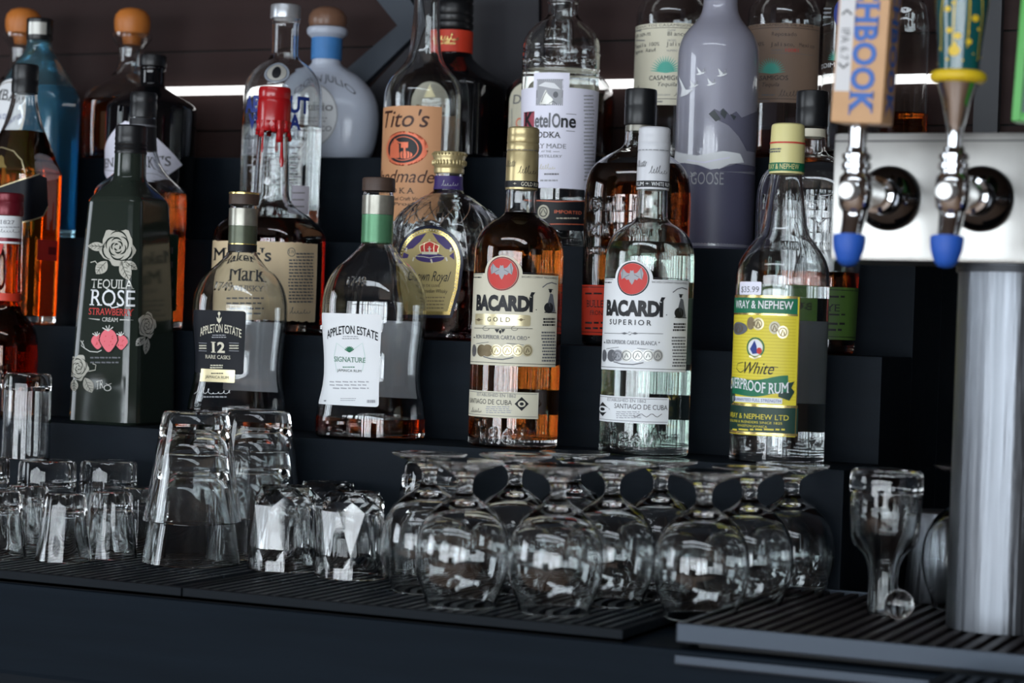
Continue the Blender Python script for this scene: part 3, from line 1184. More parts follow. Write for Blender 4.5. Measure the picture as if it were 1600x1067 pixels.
# steel shaker and a curved glass behind the column
p = atZ(1452, 946, zt_)
b = MB()
b.lathe([(0, .002), (.0255, .002), (.027, 0), (.0278, .0015), (.0235, .070), (.0225, .074), (.0205, .0755), (0, .0755)], STEEL, (0, 0, 0), 56)
o = b.build('shaker_tin', None, True, org=(0, 0, 0))
o.location = (p.x, p.y + .030, zt_ + .0002)
tag(o, 'brushed steel shaker tin behind the bell shaped beer glass', 'shaker')
o = put_glass('snifter_glass', bpy.data.objects['snifter_glass'], 'upturned snifter half hidden behind the steel column', 'glass', None, 1515, 850, -.108, zbase=zt_)

# ------------------------------------------------------------------ beer tower
h = atZ(1558, 992, ZTR)
cc = h + Vector((h.x - CAM.x, h.y - CAM.y, 0)).normalized() * .038
tower = thing('beer_tower', 'stainless steel T-shaped beer tower with round column and box head', 'beer tower', (cc.x, cc.y, ZTR))
yf = cc.y - .05
pL = atY(1300, 310, yf)
zb0, zb1 = zat(pL.x, yf, 406), zat(pL.x, yf, 208)
b = MB()
b.lathe([(0, ZTR + .0002), (.0385, ZTR + .0002), (.0385, zb0 + .001), (0, zb0 + .001)], STEEL, (cc.x, cc.y, 0), 72)
b.build('column', tower)
b = MB(); b.lathe([(.0384, zb0 - .006), (.0402, zb0 - .006), (.0402, zb0 - .0004), (.0384, zb0 - .0004)], mat('dull_dark_steel', (70, 72, 76), .5, metal=1), (cc.x, cc.y, 0), 72, closed=True)
b.build('column_collar', tower)
b = MB(); b.box(pL.x, pL.x + .62, yf, yf + .10, zb0, zb1, SHEET, .004)
b.build('housing', tower)
b = MB(); b.box(pL.x + .001, pL.x + .619, yf - .0008, yf - .0001, zat(pL.x, yf, 222), zat(pL.x, yf, 219.5), mat('seam_shadow_gap', (70, 70, 72), .5))
b.build('cover_seam', tower)

def disc_path(mb, path, m, base, d):
    """lathe a path of (r, t) along direction d from base"""
    d = Vector(d).normalized()
    q = Vector((0, 0, 1)).rotation_difference(d).to_matrix().to_4x4()
    mb.lathe(path, m, (0, 0, 0), 40, mtx=Matrix.Translation(base) @ q)

p1, p2 = atY(1389, 310, yf), atY(1533, 310, yf)
dx = p2.x - p1.x
faucets = []
yb = yf - .097
for i in range(3):
    X = p1.x + dx * i
    Z = p1.z
    B = Vector((X, yf, Z))
    fa = thing('faucet', None, None, (X, yf, Z))
    fa.parent = tower
    fa.location = Vector((X, yf, Z)) - WORLD_ORG[tower.name]
    WORLD_ORG[fa.name] = Vector((X, yf, Z))
    mb = MB(); disc_path(mb, [(0, .0005), (.0245, .0005), (.0245, .003), (.0225, .0065), (.017, .0105), (.0135, .0125), (.0135, .016), (0, .016)], DKCHROME, B, (0, -1, 0))
    mb.build('flange', fa)
    mb = MB(); disc_path(mb, [(0, .0125), (.0105, .0125), (.0105, .030), (.0135, .031), (.0135, .042), (.0105, .043), (.0095, .091), (0, .091)], CHROME, B, (0, -1, 0))
    mb.build('shank', fa)
    Z -= .004
    def zy(y):
        return zat(X, yb, y + 0)
    za = lambda dy: Z + dy * .00046            # picture rows at this distance
    mb = MB()
    mb.lathe([(0, za(-26)), (.0092, za(-26)), (.0118, za(-18)), (.0122, za(16)), (.0118, za(26)), (.0088, za(33)), (.0088, za(37)), (.0108, za(40)), (.0108, za(47)), (.0090, za(50)), (.0090, za(53)), (.0105, za(55)), (.0105, za(61)), (.0075, za(64)), (.0072, za(72)), (0, za(72))], CHROME, (X, yb, 0), 40)
    disc_path(mb, [(0, .006), (.0070, .006), (.0070, .0168), (.0056, .0185), (0, .0185)], mat('satin_steel', (206, 206, 204), .3, metal=.8), Vector((X, yb, Z + .0015)), (-.12, -1, 0))
    mb.build('valve_body', fa)
    mb = MB()
    mb.tube([(X, yb, za(-20)), (X, yb - .001, za(-34)), (X, yb - .005, za(-50)), (X, yb - .010, za(-66)), (X, yb - .013, za(-82))], [.0092, .0086, .0080, .0076, .0074], CHROME, 28)
    mb.build('spout', fa)
    faucets.append((X, yb, Z, za))
    # blue plug closing the spout
    pl_ = MB()
    base = Vector((X, yb - .0122, za(-66)))
    pl_.lathe([(0, za(-66)), (.0100, za(-66)), (.0114, za(-65)), (.0116, za(-72)), (.0108, za(-86)), (.0082, za(-103)), (.0052, za(-110)), (.0018, za(-112)), (0, za(-112))][::-1], BLUEPLUG, (X, yb - .0128, 0), 36)
    o = pl_.build('spout_plug', None, True, org=(X, yb - .0128, za(-76)))
    o.rotation_euler = (math.radians(-6), 0, 0)
    tag(o, ['blue rubber plug closing the spout of the left faucet', 'blue rubber plug closing the spout of the faucet under the yellow ringed handle', 'blue rubber plug on the faucet under the green handle'][i], 'plug', 'blue spout plugs')

# handle with blue lettering
X, yb, Z, za = faucets[0]
zh = za(72)
h1 = thing('tap_handle', 'square tan wooden tap handle with blue lettering and white side strip', 'tap handle', (X, yb, zh + .0002), 'tap handles')
b = MB(); b.lathe([(0, zh), (.0062, zh), (.0068, zh + .012), (.0062, zh + .018), (0, zh + .018)], CHROME, (X, yb, 0), 32)
b.build('ferrule', h1)
hw, hd, z0 = .0185, .0165, zh + .0165
Xc = X + .002
b = MB(); b.box(Xc - hw, Xc + hw, yb - hd, yb + hd, z0, z0 + .178, HANDLEWOOD, .0025)
b.build('grip', h1)
A = Art(lambda u, v, o: (Xc + u, yb - hd - o, z0 + v))
A.rectuv(-hw + .0015, -hw + .0125, .022, .176, HWHITE, 0)
sz = .0135
def vtext(A, txt, ucen, vtop, vbot, wid, m, map2, bold=.02, serif=True, layer=2):
    v, f, w = layout(txt, bold, serif, .03)
    pts = []
    for a, c in v:
        pts.append((ucen + (c - .5) * wid, vtop - (vtop - vbot) * a / w))
    A.tri(pts, f, m, layer)
vtext(A, 'SKETCHBOOK', -.0015 + .0045, .147, .0055, .0155, HANDLEBLUE, None, bold=.035)
vtext(A, 'IPA 6.7', -hw + .007, .066, .044, .006, GREYINK, None, bold=0, serif=False)
for vv, sg in ((.077, 1), (.040, -1)):
    A.strokeuv([(-hw + .0035, vv - sg * .0015), (-hw + .007, vv + sg * .0018), (-hw + .0105, vv - sg * .0015)], .0013, INK, 2)
A.build('front_lettering', h1)
A = Art(lambda u, v, o: (Xc + hw + o, yb + u, z0 + v))
vtext(A, 'SKETCHBOOK', .0, .147, .0055, .017, HANDLEBLUE, None, bold=.035)
A.build('side_lettering', h1)
h1.rotation_euler = (math.radians(2), math.radians(2.6), 0)

# teal handle with mustard ring on a bright cone
X, yb, Z, za = faucets[1]
zh = za(72)
h2 = thing('tap_handle', 'teal tap handle with mustard branching pattern above a yellow ring and silver cone', 'tap handle', (X, yb, zh + .0002), 'tap handles')
b = MB(); b.lathe([(0, zh), (.0056, zh), (.0058, zh + .014), (.0064, zh + .0155), (.0100, zh + .032), (.0142, zh + .0445), (0, zh + .0445)], CHROME, (X, yb, 0), 40)
b.build('cone', h2)
b = MB(); b.lathe([(.012, zh + .0445)] + [(.0148 + .0048 * math.sin(t), zh + .0489 - .0044 * math.cos(t)) for t in [math.pi * k / 10 for k in range(11)]] + [(.012, zh + .0533)], YELGRIP, (X, yb, 0), 48, closed=True)
b.build('ring', h2)
prof = [(zh + .0525, .0138), (zh + .07, .0150), (zh + .10, .0180), (zh + .13, .0195), (zh + .16, .019), (zh + .18, .014), (zh + .19, .004)]
pp = pchip([a for a, c in prof], [c for a, c in prof], np.linspace(prof[0][0], prof[-1][0], 24))
b = MB(); b.lathe([(0, prof[0][0])] + list(zip(pp, np.linspace(prof[0][0], prof[-1][0], 24))) + [(0, prof[-1][0])], TEALGRIP, (X, yb, 0), 48)
b.build('grip', h2)
tc = math.atan2(CAM.y - yb, CAM.x - X)
def gmap(u, v, o):
    z = zh + v
    r = float(pchip([a for a, c in prof], [c for a, c in prof], [z])[0]) + o
    a = tc + u / .016
    return (X + r * math.cos(a), yb + r * math.sin(a), z)
A = Art(gmap, None, .003, .006)
rnd = random.Random(11)
for k in range(10):
    u0 = -.048 + .096 * k / 9
    A.strokeuv([(u0, .056 + .02 * rnd.random()), (u0 * .92, .09), (u0 * .55, .125), (u0 * .2, .16)], .0008, YELGRIP, 1)
for k in range(24):
    uu, vv, rr = -.045 + .09 * rnd.random(), .056 + .05 * rnd.random(), .0006 + .0009 * rnd.random()
    A.elluv(uu, vv, rr, rr, YELGRIP, 2, n=14)
for uu, vv, rr in ((-.004, .0655, .0042), (-.002, .0755, .0026), (.006, .0718, .0022), (-.008, .0795, .0022), (.009, .088, .0026), (-.009, .094, .0022)):
    A.elluv(uu, vv, rr, rr * .9, YELGRIP, 3, n=20)
A.build('yellow_pattern', h2)
h2.rotation_euler = (0, math.radians(1.2), 0)

# green framed handle at the picture edge
X, yb, Z, za = faucets[2]
zh = za(72)
h3 = thing('tap_handle', 'bright green framed tap handle with smoky panel at the right picture edge', 'tap handle', (X, yb, zh + .0002), 'tap handles')
b = MB(); b.lathe([(0, zh), (.0062, zh), (.0066, zh + .0155), (0, zh + .0155)], CHROME, (X, yb, 0), 32)
b.build('ferrule', h3)
hw, hd, z0 = .029, .011, zh + .0158
b = MB()
for (x0, x1, za_, zb_) in ((-hw, -hw + .006, 0, .17), (hw - .006, hw, 0, .17), (-hw + .006, hw - .006, 0, .006), (-hw + .006, hw - .006, .044, .050), (-hw + .006, hw - .006, .164, .17)):
    b.box(X + x0, X + x1, yb - hd, yb + hd, z0 + za_, z0 + zb_, LTGREEN, .0012)
b.build('frame', h3)
b = MB(); b.box(X - hw + .005, X + hw - .005, yb - hd + .004, yb + hd - .004, z0 + .004, z0 + .166, GREYGLASS)
b.build('panel', h3)
h3.rotation_euler = (0, math.radians(2.5), 0)

# ------------------------------------------------------------------ bottles, front row
FR = 'liquor bottles of the front row'
SR = 'liquor bottles of the second row'
TR_ = 'liquor bottles of the third row'
BR = 'liquor bottles of the back row'

# --- clear overproof rum with the yellow label
B = Bot('rum_bottle', 'clear rum bottle with bright yellow and green label and pale yellow cap', 1213, 720, T1, Z1, group=FR)
B.profile([(722, 73.5), (700, 73.5), (600, 73.5), (460, 73), (432, 72.5), (418, 70.5), (405, 65.5), (392, 58), (380, 49), (368, 40), (356, 36), (340, 33.5), (320, 31), (296, 28), (276, 25), (262, 23)])
B.shell(GLASS, .0024, .009); B.liquid(446, WATER)
B.cap([(272, 27.2), (266, 27.4), (230, 27), (200, 26), (196, 25), (194, 22)], PALEYEL)
A = B.art(240, grow=.0022)
rn = 26.8 * B.k
A.mapf = (lambda B: (lambda u, z, o: (B.X + (B.tocam * math.cos(u / rn) + B.rt * math.sin(u / rn)).x * (rn + .0004 + o), B.Y + (B.tocam * math.cos(u / rn) + B.rt * math.sin(u / rn)).y * (rn + .0004 + o), z)))(B)
A.px_ = (lambda B: (lambda x, y: (rn * math.asin(max(-1, min(1, (x - proj((B.X, B.Y, B.z(y)))[0]) * B.k / rn))), B.z(y))))(B)
A.rectuv(-2.6 * rn, 2.6 * rn, B.z(269), B.z(256), GREEN, 0)
A.rectuv(-2.6 * rn, 2.6 * rn, B.z(226), B.z(223.5), REDINK, 0)
A.text('WRAY & NEPHEW', 1174, 1247, 258, 266, PALEYEL, 1)
A.lines(1203, 1222, 233, 241, 2, GREYINK, 1, 3)
A.build('cap_print', B.root)
A = B.art(560)
A.rect(1110, 1246, 462, 680, YELLOW, 0)
for (a, c, m) in ((461, 465, GOLDF), (465, 489, GREEN), (489, 492, GOLDF), (631, 635, GOLDF), (635, 675, DKGREEN), (675, 679, GOLDF)):
    A.rect(1110, 1246, a, c, m, 1)
A.rect(1245.2, 1246.6, 462, 680, GOLDF, 2)
for k in range(26):
    A.rect(1110, 1243, 497 + k * 5, 497.7 + k * 5, mat('deep_yellow_ink', (200, 178, 40), .5), 1)
A.text('WRAY & NEPHEW', 1151, 1239, 470, 482, WHITE, 2, bold=.012)
for x, y, rx, m in ((1155, 513, 8, GREYINK), (1174, 505, 6, BRONZE), (1185.5, 506, 8.5, PALEGOLD), (1210.5, 512, 8.6, CREAM), (1223, 519, 9, PALEGOLD)):
    A.ell(x, y, rx, 10, m, 2)
    A.ell(x, y, rx * .7, 7, BRONZE, 3, ri=.8)
    A.stroke([(x - 3, y + 5), (x, y - 4), (x + 2, y + 1), (x + 3, y + 6)], 2, BRONZE, 3)
A.ell(1180.6, 543, 13.5, 16, GREEN, 2, ri=.86); A.ell(1180.6, 543, 11, 13, WHITE, 2)
A.poly([(1173, 545), (1180, 532), (1183, 540), (1184, 552), (1177, 553)], BLUEINK, 3); A.ell(1187, 548, 4, 5, REDINK, 3); A.stroke([(1172, 556), (1180, 560), (1190, 556)], 3, PALEGOLD, 3)
A.text('White', 1160, 1207, 566, 584, INK, 2, shear=.35)
A.stroke([(1162, 566), (1154, 568), (1152, 576), (1158, 582), (1164, 578)], 1, INK, 2)
A.stroke([(1198, 575), (1206, 573), (1216, 574)], 1, INK, 2)
def band(u):
    return 5 * math.sin((u - 1190) / 50 * 2.6)
top = [(x, 590 - 0 + 3.5 * math.sin((x - 1145) / 95 * 6.0 - .6)) for x in range(1146, 1232, 5)]
bot = [(x, y + 26) for x, y in top]
A.poly([(1143, 600), (1150, 600), (1150, 626), (1143, 634)], DKGREEN, 2)
A.poly([(1216, 602), (1241, 596), (1236, 606), (1241, 612), (1233, 626), (1216, 620)], DKGREEN, 2)
A.tri([A.px(*p) for p in top + bot], [(i, i + 1, len(top) + i + 1, len(top) + i) for i in range(len(top) - 1)], GREEN, 3)
A.text('OVERPROOF RUM', 1144, 1232, 595, 611, WHITE, 4, wave=-3.0, bold=.01, serif=True)
A.rect(1146, 1222, 621, 629.5, WHITE, 2); A.text('GUARANTEED FULL STRENGTH', 1149, 1220, 623, 627.6, BLUEINK, 3)
A.text('J. WRAY & NEPHEW LTD', 1141, 1232, 647, 655, YELLOW, 2)
A.text('DISTILLERS & BLENDERS SINCE 1825', 1142, 1222, 658, 661.5, YELLOW, 2); A.text('KINGSTON JAMAICA', 1154, 1199, 664, 667.5, YELLOW, 2)
A.lines(1141, 1230, 669, 673, 1, YELLOW, 2, 9, .6)
A.build('label', B.root)
A = B.art(450)
A.rect(1157.5, 1190.5, 440, 460.5, LILAC, 3, .0015); A.text('$35.99', 1160, 1187, 447.5, 456.5, GREYINK, 4)
A.build('price_tag', B.root)
B.back_label(500, 630, 160, 48, GREYP)

# --- two rums of one make: clear and gold
def bat(A, x, y, sc, metal):
    pts = [(-.95, -.25), (-.75, -.65), (-.45, -.28), (-.2, -.2), (-.12, -.5), (0, -.42), (.12, -.5), (.2, -.2), (.45, -.28), (.8, -.72), (.98, -.2), (.86, .35), (.6, .18), (.42, .38), (.24, .3), (.1, .62), (0, .78), (-.12, .6), (-.26, .3), (-.44, .36), (-.62, .16), (-.88, .3)]
    A.poly([(x + a * sc, y + b_ * sc) for a, b_ in pts], metal, 4)
    for s_ in (-1, 1):
        A.stroke([(x + s_ * .2 * sc, y - .1 * sc), (x + s_ * .6 * sc, y + .12 * sc)], .9, GREYINK, 5)
        A.stroke([(x + s_ * .75 * sc, y - .6 * sc), (x + s_ * .85 * sc, y + .25 * sc)], .8, GREYINK, 5)
def rum(base, label, gold):
    x0, dy, dx = base
    B = Bot('rum_bottle', label, x0, 450 + dy, T1, Z1, group=FR)
    B.profile([(702 + dy, 69), (690 + dy, 70), (600 + dy, 70), (420 + dy, 69.5), (392 + dy, 69), (378 + dy, 66.5), (366 + dy, 62), (356 + dy, 55), (347 + dy, 44), (339 + dy, 31), (333 + dy, 25.5), (322 + dy, 24), (300 + dy, 23.6), (280 + dy, 23)])
    B.shell(GLASS if gold else GREENGLASS, .0024, .009)
    B.liquid((333 if gold else 372) + dy, GOLDRUM if gold else RUMCLEAR)
    capm = GOLDCAP if gold else WHITECAP
    c = 2 if not gold else 0
    B.cap([(297, 25.3), (293, 25.6), (262, 25.4), (240, 25.2), (238, 24.4), (236, 25.2), (226, 25.2), (224, 24.4), (222, 25.2), (213, 25.0), (211, 24.4), (208, 25), (202, 24.6), (199.5, 22)], capm)
    rn = 25.6 * B.k
    A = B.art(300)
    A.mapf = lambda u, z, o: (B.X + (B.tocam * math.cos(u / rn) + B.rt * math.sin(u / rn)).x * (rn + .0002 + o), B.Y + (B.tocam * math.cos(u / rn) + B.rt * math.sin(u / rn)).y * (rn + .0002 + o), z)
    A.px_ = lambda x, y: (rn * math.asin(max(-1, min(1, (x - proj((B.X, B.Y, B.z(y)))[0]) * B.k / rn))), B.z(y))
    A.rectuv(-2.9 * rn, 2.9 * rn, B.z(294), B.z(284), INK, 0)
    xa = proj((B.X, B.Y, B.z(290)))[0]
    if gold:
        A.text('GOLD RUM', xa - 1, xa + 24.5, 286, 292, CREAM, 1, bold=.01); A.text('+', xa - 13, xa - 8, 286.5, 291, CREAM, 1)
    else:
        A.text('WHITE RUM', xa - 2, xa + 24.6, 286, 292, WHITE, 1, bold=.01); A.text('RUM', xa - 24, xa - 14, 286, 292, WHITE, 1); A.text('+', xa - 11, xa - 6, 286.5, 291, WHITE, 1)
    A.scribble(xa - 6, xa + 22, 268, 12, INK, 5, .7); A.scribble(xa - 24, xa - 11, 258, 12, INK, 6, .7)
    A.lines(xa - 24, xa + 24, 235, 237.5, 1, GREYINK, 1, 4, .4)
    A.build('cap_print', B.root)
    P = CREAM if gold else WHITE
    A = B.art(500 + dy)
    A.rect(dx + 690, dx + 870, 427 + dy, 571 + dy, P, 0)
    A.ell(dx + 784.5, 427.5 + dy, 28.5, 28.5, P, 1, n=48)
    A.ell(dx + 784.5, 427.5 + dy, 24.2, 26.5, DKRED if gold else NAVYP, 2, ri=.93, n=48); A.ell(dx + 784.5, 427.5 + dy, 22, 24.3, REDINK, 3, n=44)
    bat(A, dx + 784.5, 423 + dy, 18, LTGREY)
    for x_, y_ in ((dx + 727, dx + 755), (dx + 816, dx + 872)):
        A.rect(x_, y_, 426.6 + dy, 427.6 + dy, INK, 1); A.rect(x_, y_, 429 + dy, 429.6 + dy, INK, 1)
    A.text('BACARDI COMPANY MADE IN MEXICO', dx + 815, dx + 870, 432 + dy, 435 + dy, INK, 1)
    A.lines(dx + 732, dx + 754, 431.5 + dy, 435 + dy, 1, INK, 1, 3)
    A.text('BACARDÍ', dx + 745, dx + 835, 463 + dy, 484.5 + dy, INK, 2, bold=.06)
    A.ell(dx + 837.5, 484 + dy, .9, .9, INK, 2, n=10)
    if gold:
        A.rect(743, 829, 491, 508.5, PALEGOLD, 1, .002); A.text('GOLD', 762, 797, 495.5, 502.5, INK, 2, bold=.01, track=.35)
        for sx, s_ in ((749, 1), (814, -1)):
            A.poly([(sx - 4 * s_, 499.5), (sx, 497), (sx + 4 * s_, 499.5), (sx, 502)], BRONZE, 2); A.stroke([(sx - 5, 499.5), (sx + 6, 499.5)], .7, BRONZE, 2)
    else:
        A.text('SUPERIOR', dx + 750, dx + 814, 491.5 + dy, 499.5 + dy, INK, 2, bold=.012, track=.22)
    A.stroke([(dx + 742, 512.5 + dy), (dx + 765, 513 + dy), (dx + 790, 512.5 + dy), (dx + 832, 513.5 + dy)], .7, INK, 2)
    if gold:
        for q in (760, 804):
            A.stroke([(q + 5 * math.cos(t), 513 + 3.4 * math.sin(t)) for t in [k * .6 for k in range(9)]], .7, INK, 2)
        A.poly([(773, 514), (777, 520), (781, 514)], INK, 2); A.poly([(783, 514), (786, 520), (790, 514)], INK, 2); A.poly([(779.5, 518), (782, 515), (784.5, 518), (782, 522)], INK, 2)
    else:
        A.ell(dx + 781, 512.8 + dy, 2.6, 2.6, P, 3, n=14); A.ell(dx + 781, 512.8 + dy, 2.8, 2.8, INK, 3, n=14, ri=.6)
        for s_ in (-1, 1):
            A.poly([(dx + 781 + s_ * 3, 512.8 + dy), (dx + 781 + s_ * 8, 511 + dy), (dx + 781 + s_ * 14, 512.8 + dy), (dx + 781 + s_ * 8, 514.6 + dy)], GREYINK, 3)
    A.text('RON SUPERIOR CARTA ' + ('ORO' if gold else 'BLANCA'), dx + 744.5, dx + 823, 524 + dy, 530 + dy, GREYINK, 2, serif=True, bold=.005)
    for q in (742, 826):
        A.ell(dx + q, 527 + dy, 1, 1, INK, 2, n=8)
    for q, r_, m in ((741.5, 3, GREYINK), (753, 7, BRONZE if gold else GREYINK), (762, 8.5, BRONZE if gold else LTGREY), (776, 9, PALEGOLD if gold else SILVER), (793, 9.5, PALEGOLD if gold else SILVER), (809, 9, PALEGOLD if gold else SILVER), (824, 8, PALEGOLD if gold else SILVER)):
        A.ell(dx + q, 547.5 + dy, r_, 9.5, m, 2, n=24); A.ell(dx + q, 547.5 + dy, r_ * .8, 7.6, BRONZE if gold else GREYINK, 3, n=24, ri=.86)
        A.stroke([(dx + q - r_ * .35, 551 + dy), (dx + q, 544 + dy), (dx + q + r_ * .3, 550 + dy)], 1.4, BRONZE if gold else GREYINK, 3)
    A.stroke([(dx + 756, 557 + dy), (dx + 768, 560.5 + dy), (dx + 786, 561.5 + dy), (dx + 802, 558.5 + dy)], 1.6, GREYINK, 2)
    A.stroke([(dx + 745, 537 + dy), (dx + 764, 534.5 + dy)], .8, GREYINK, 2); A.stroke([(dx + 792, 536 + dy), (dx + 818, 539 + dy)], .8, GREYINK, 2)
    A.rect(dx + 690, dx + 868, 566.5 + dy, 567.3 + dy, INK, 1)
    # seated figure with a barrel and small print down the right side
    fx, fy = dx + 858, dy
    A.ell(fx - 1, 481 + fy, 7, 8.5, INK, 2, n=20); A.poly([(fx - 3, 474 + fy), (fx + 1, 458 + fy), (fx + 5, 460 + fy), (fx + 7, 474 + fy), (fx + 9, 487 + fy), (fx + 4, 488 + fy)], GREYINK, 2)
    A.ell(fx + 1, 454.5 + fy, 2.2, 3, INK, 3, n=12); A.rect(fx - 2, fx + 4.5, 451.5 + fy, 453 + fy, INK, 3); A.rect(fx - 8, fx + 10, 487.5 + fy, 489 + fy, INK, 2)
    A.stroke([(fx - 11, 449 + fy), (fx - 4, 443.5 + fy), (fx + 3, 441.5 + fy), (fx + 11, 444 + fy)], 1.6, GREYINK, 2)
    A.lines(dx + 847, dx + 868, 496 + dy, 510 + dy, 3, INK, 2, 12, .6)
    A.lines(dx + 845, dx + 868, 517 + dy, 566 + dy, 10, GREYINK, 2, 13, .5)
    A.build('label', B.root)
    A = B.art(630 + dy)
    A.rect(dx + 690, dx + 841, 611 + dy, 652 + dy, P, 0)
    A.rect(dx + 690, dx + 839, 613 + dy, 613.7 + dy, GREYINK, 1); A.rect(dx + 690, dx + 839, 648.5 + dy, 649.2 + dy, GREYINK, 1)
    A.text('ESTABLISHED EN 1862', dx + 746, dx + 806, 615 + dy, 620 + dy, GREYINK, 1)
    A.text('SANTIAGO DE CUBA', (dx + 735) if gold else (dx + 757), (dx + 800) if gold else (dx + 839), 624 + dy, 631.5 + dy, INK, 1)
    qx = dx + (815 if gold else 739)
    A.poly([(qx - 11, 631 + dy), (qx, 620 + dy), (qx + 11, 631 + dy), (qx, 642 + dy)], INK, 1); A.ell(qx, 631 + dy, 6, 5, P, 2, n=16); A.ell(qx, 631 + dy, 3.2, 2.6, INK, 3, n=12)
    if gold:
        A.scribble(737, 753, 641, 7, INK, 3, .8)
    else:
        A.stroke([(dx + 786 + k * 3.4, 641 + dy + 2.6 * math.sin(k * 1.3)) for k in range(14)], .9, INK, 2)
    A.lines(dx + 757, dx + 800, 634 + dy, 646 + dy, 4, LTGREY, 1, 5, .45)
    A.build('lower_label', B.root)
    A = B.art(680 + dy)
    A.text('1862', dx + 752, dx + 818, 667 + dy, 694 + dy, GLASS, 0, bold=.0, thick=.0024, track=.12)
    A.build('embossed_year', B.root)
    # plain reverse label seen through the glass
    B.back_label(455 + dy, 560 + dy, 172, 34, GREYP)
    return B
rum((809.5, 0, 0), 'gold rum bottle with gold screw cap and cream label bearing a red bat disc', True)
rum((1014, 8, 203.5), 'clear rum bottle with white screw cap and white label bearing a red bat disc', False)

# --- two waisted rum bottles
def waisted(x, yb, s, label, dark):
    B = Bot('rum_bottle', label, x, yb, T1, Z1, group=FR, n=3.3, ratio=.92)
    X = lambda v: x + (v - 578) * s
    Y = lambda v: yb + (v - 688) * s
    rows = [(688, 84), (678, 85), (655, 85), (640, 83.5), (622, 80), (604, 76.5), (584, 75), (564, 75.5), (540, 77.5), (515, 80), (492, 81.5), (475, 81.3), (458, 79), (443, 74.5), (430, 68), (418, 59), (408, 48), (398, 38), (390, 30.5), (382, 25.5), (372, 23.5), (345, 23.2), (318, 23.6), (306, 24), (299, 23)]
    B.profile([(Y(a), h * s, min(1, max(0, (h - 28) / 42))) for a, h in rows])
    B.shell(GLASS, .0024, .007)
    B.liquid(Y(652), DKAMBER)
    B.cap([(Y(299), 25.6 * s), (Y(297), 25.8 * s), (Y(281), 25.8 * s), (Y(279), 25 * s), (Y(278), 23 * s)], BROWNCAP)
    if dark:
        B.cap([(Y(281.5), 26.2 * s), (Y(278.6), 26.2 * s), (Y(277.8), 25 * s)], GOLDF, 'cap_rim')
    # glass finish and coloured collar
    def collar(name, y0, y1, hw, m):
        r1 = hw * s * B.k
        mb = MB(); r0 = r1 - .0009
        mb.lathe([(r0, B.z(Y(y0))), (r1, B.z(Y(y0))), (r1, B.z(Y(y1))), (r0, B.z(Y(y1)))], m, (B.X, B.Y, 0), 56, closed=True)
        return mb.build(name, B.root)
    collar('neck_foil', 380 if not dark else 368, 336, 24.6, FOILOLIVE if dark else FOILGREEN)
    collar('seal_foil', 335.5, 306, 25.0, FOILGREY)
    if dark:
        collar('neck_band', 380, 368.4, 25.1, INK); collar('neck_band_rim', 368.2, 366.5, 25.2, GOLDF)
    A = B.art(Y(560), vstep=.006)
    if dark:
        A.rect(305, 382.5, 485, 584, NAVYP, 0, .003)
        A.stroke([(343, 487), (343, 505)], 1.5, CREAM, 1); A.ell(343, 490, 2, 3, CREAM, 1, n=12); A.poly([(339, 495), (343, 499), (347, 495), (346, 501), (343, 505), (340, 501)], CREAM, 1)
        A.text('APPLETON ESTATE', 314, 377.5, 506.5, 519, CREAM, 2, arch=7.5, bold=.01)
        A.lines(330, 356, 522, 528.5, 2, LTGREY, 2, 2, .45)
        A.text('12', 331, 352, 535, 550.4, CREAM, 2, bold=.03, serif=True)
        for a_, c_ in ((312, 324), (358.5, 373.5)):
            A.rect(a_, c_, 535.6, 536.3, LTGREY, 2); A.rect(a_, c_, 547.8, 548.5, LTGREY, 2); A.lines(a_ + .5, c_ - .5, 538, 546, 2, CREAM, 2, 7, .5, .05)
        A.text('RARE CASKS', 322, 360.5, 555, 560.6, CREAM, 2, serif=True)
        A.lines(328, 351, 569, 576, 2, CREAM, 2, 5, .5)
        A.rect(315, 367.5, 577, 597, PALEGOLD, 3, .0008); A.lines(329, 352, 581.5, 585, 1, INK, 4, 6, .5); A.text('JAMAICA RUM', 322, 358, 587, 591.4, INK, 4)
        A.scribble(305, 362, 611, 10, WHITE, 8, 1.0); A.lines(318, 355, 618, 622, 1, LTGREY, 2, 4, .5)
    else:
        A.rect(507, 593.5, 490, 634, WHITE, 0, .003)
        A.text('APPLETON ESTATE', 512, 591, 509, 521.5, NAVYP, 2, arch=9.5, bold=.012)
        A.lines(533, 563, 524, 530.5, 2, LTGREY, 2, 2, .45)
        A.ell(546.5, 546, 4, 4, GREEN, 2, n=14)
        for q in range(7):
            t = math.radians(-160 + q * 23)
            A.stroke([(546.5, 550), (546.5 + 7.5 * math.cos(t), 548 + 7 * math.sin(t))], 1.8, GREEN, 2)
        for s_ in (-1, 1):
            A.stroke([(546.5 + s_ * 6, 546), (546.5 + s_ * 20, 536), (546.5 + s_ * 24, 556), (546.5 + s_ * 20, 580)], 1.2, mat('pale_mint_ink', (196, 218, 212), .5), 1)
        A.text('SIGNATURE', 523, 571.5, 558, 565.6, GREEN, 2, serif=True)
        A.lines(534, 557, 572, 575, 1, GREEN, 2, 6, .5); A.text('JAMAICA RUM', 527.5, 565, 577, 581, DKGREEN, 2)
        A.lines(514, 581, 594, 609, 3, LTGREY, 2, 3, .35); A.lines(532, 557, 621, 627, 2, LTGREY, 2, 4, .35)
        A.lines(507, 511, 624, 628, 1, GREYINK, 2, 4); A.lines(573, 587, 624, 630, 1, LTGREY, 2, 9, .8)
    A.build('label', B.root)
    A = B.art(Y(438), vstep=.004)
    A.text('1749', X(541), X(571), Y(432), Y(447), GLASS, 0, thick=.0012)
    A.build('embossed_year', B.root)
    B.back_label(Y(500), Y(622), 150, 40, GREYP)
    return B
waisted(578, 688, 1.0, 'waisted rum bottle nearly empty with white label and green neck band', False)
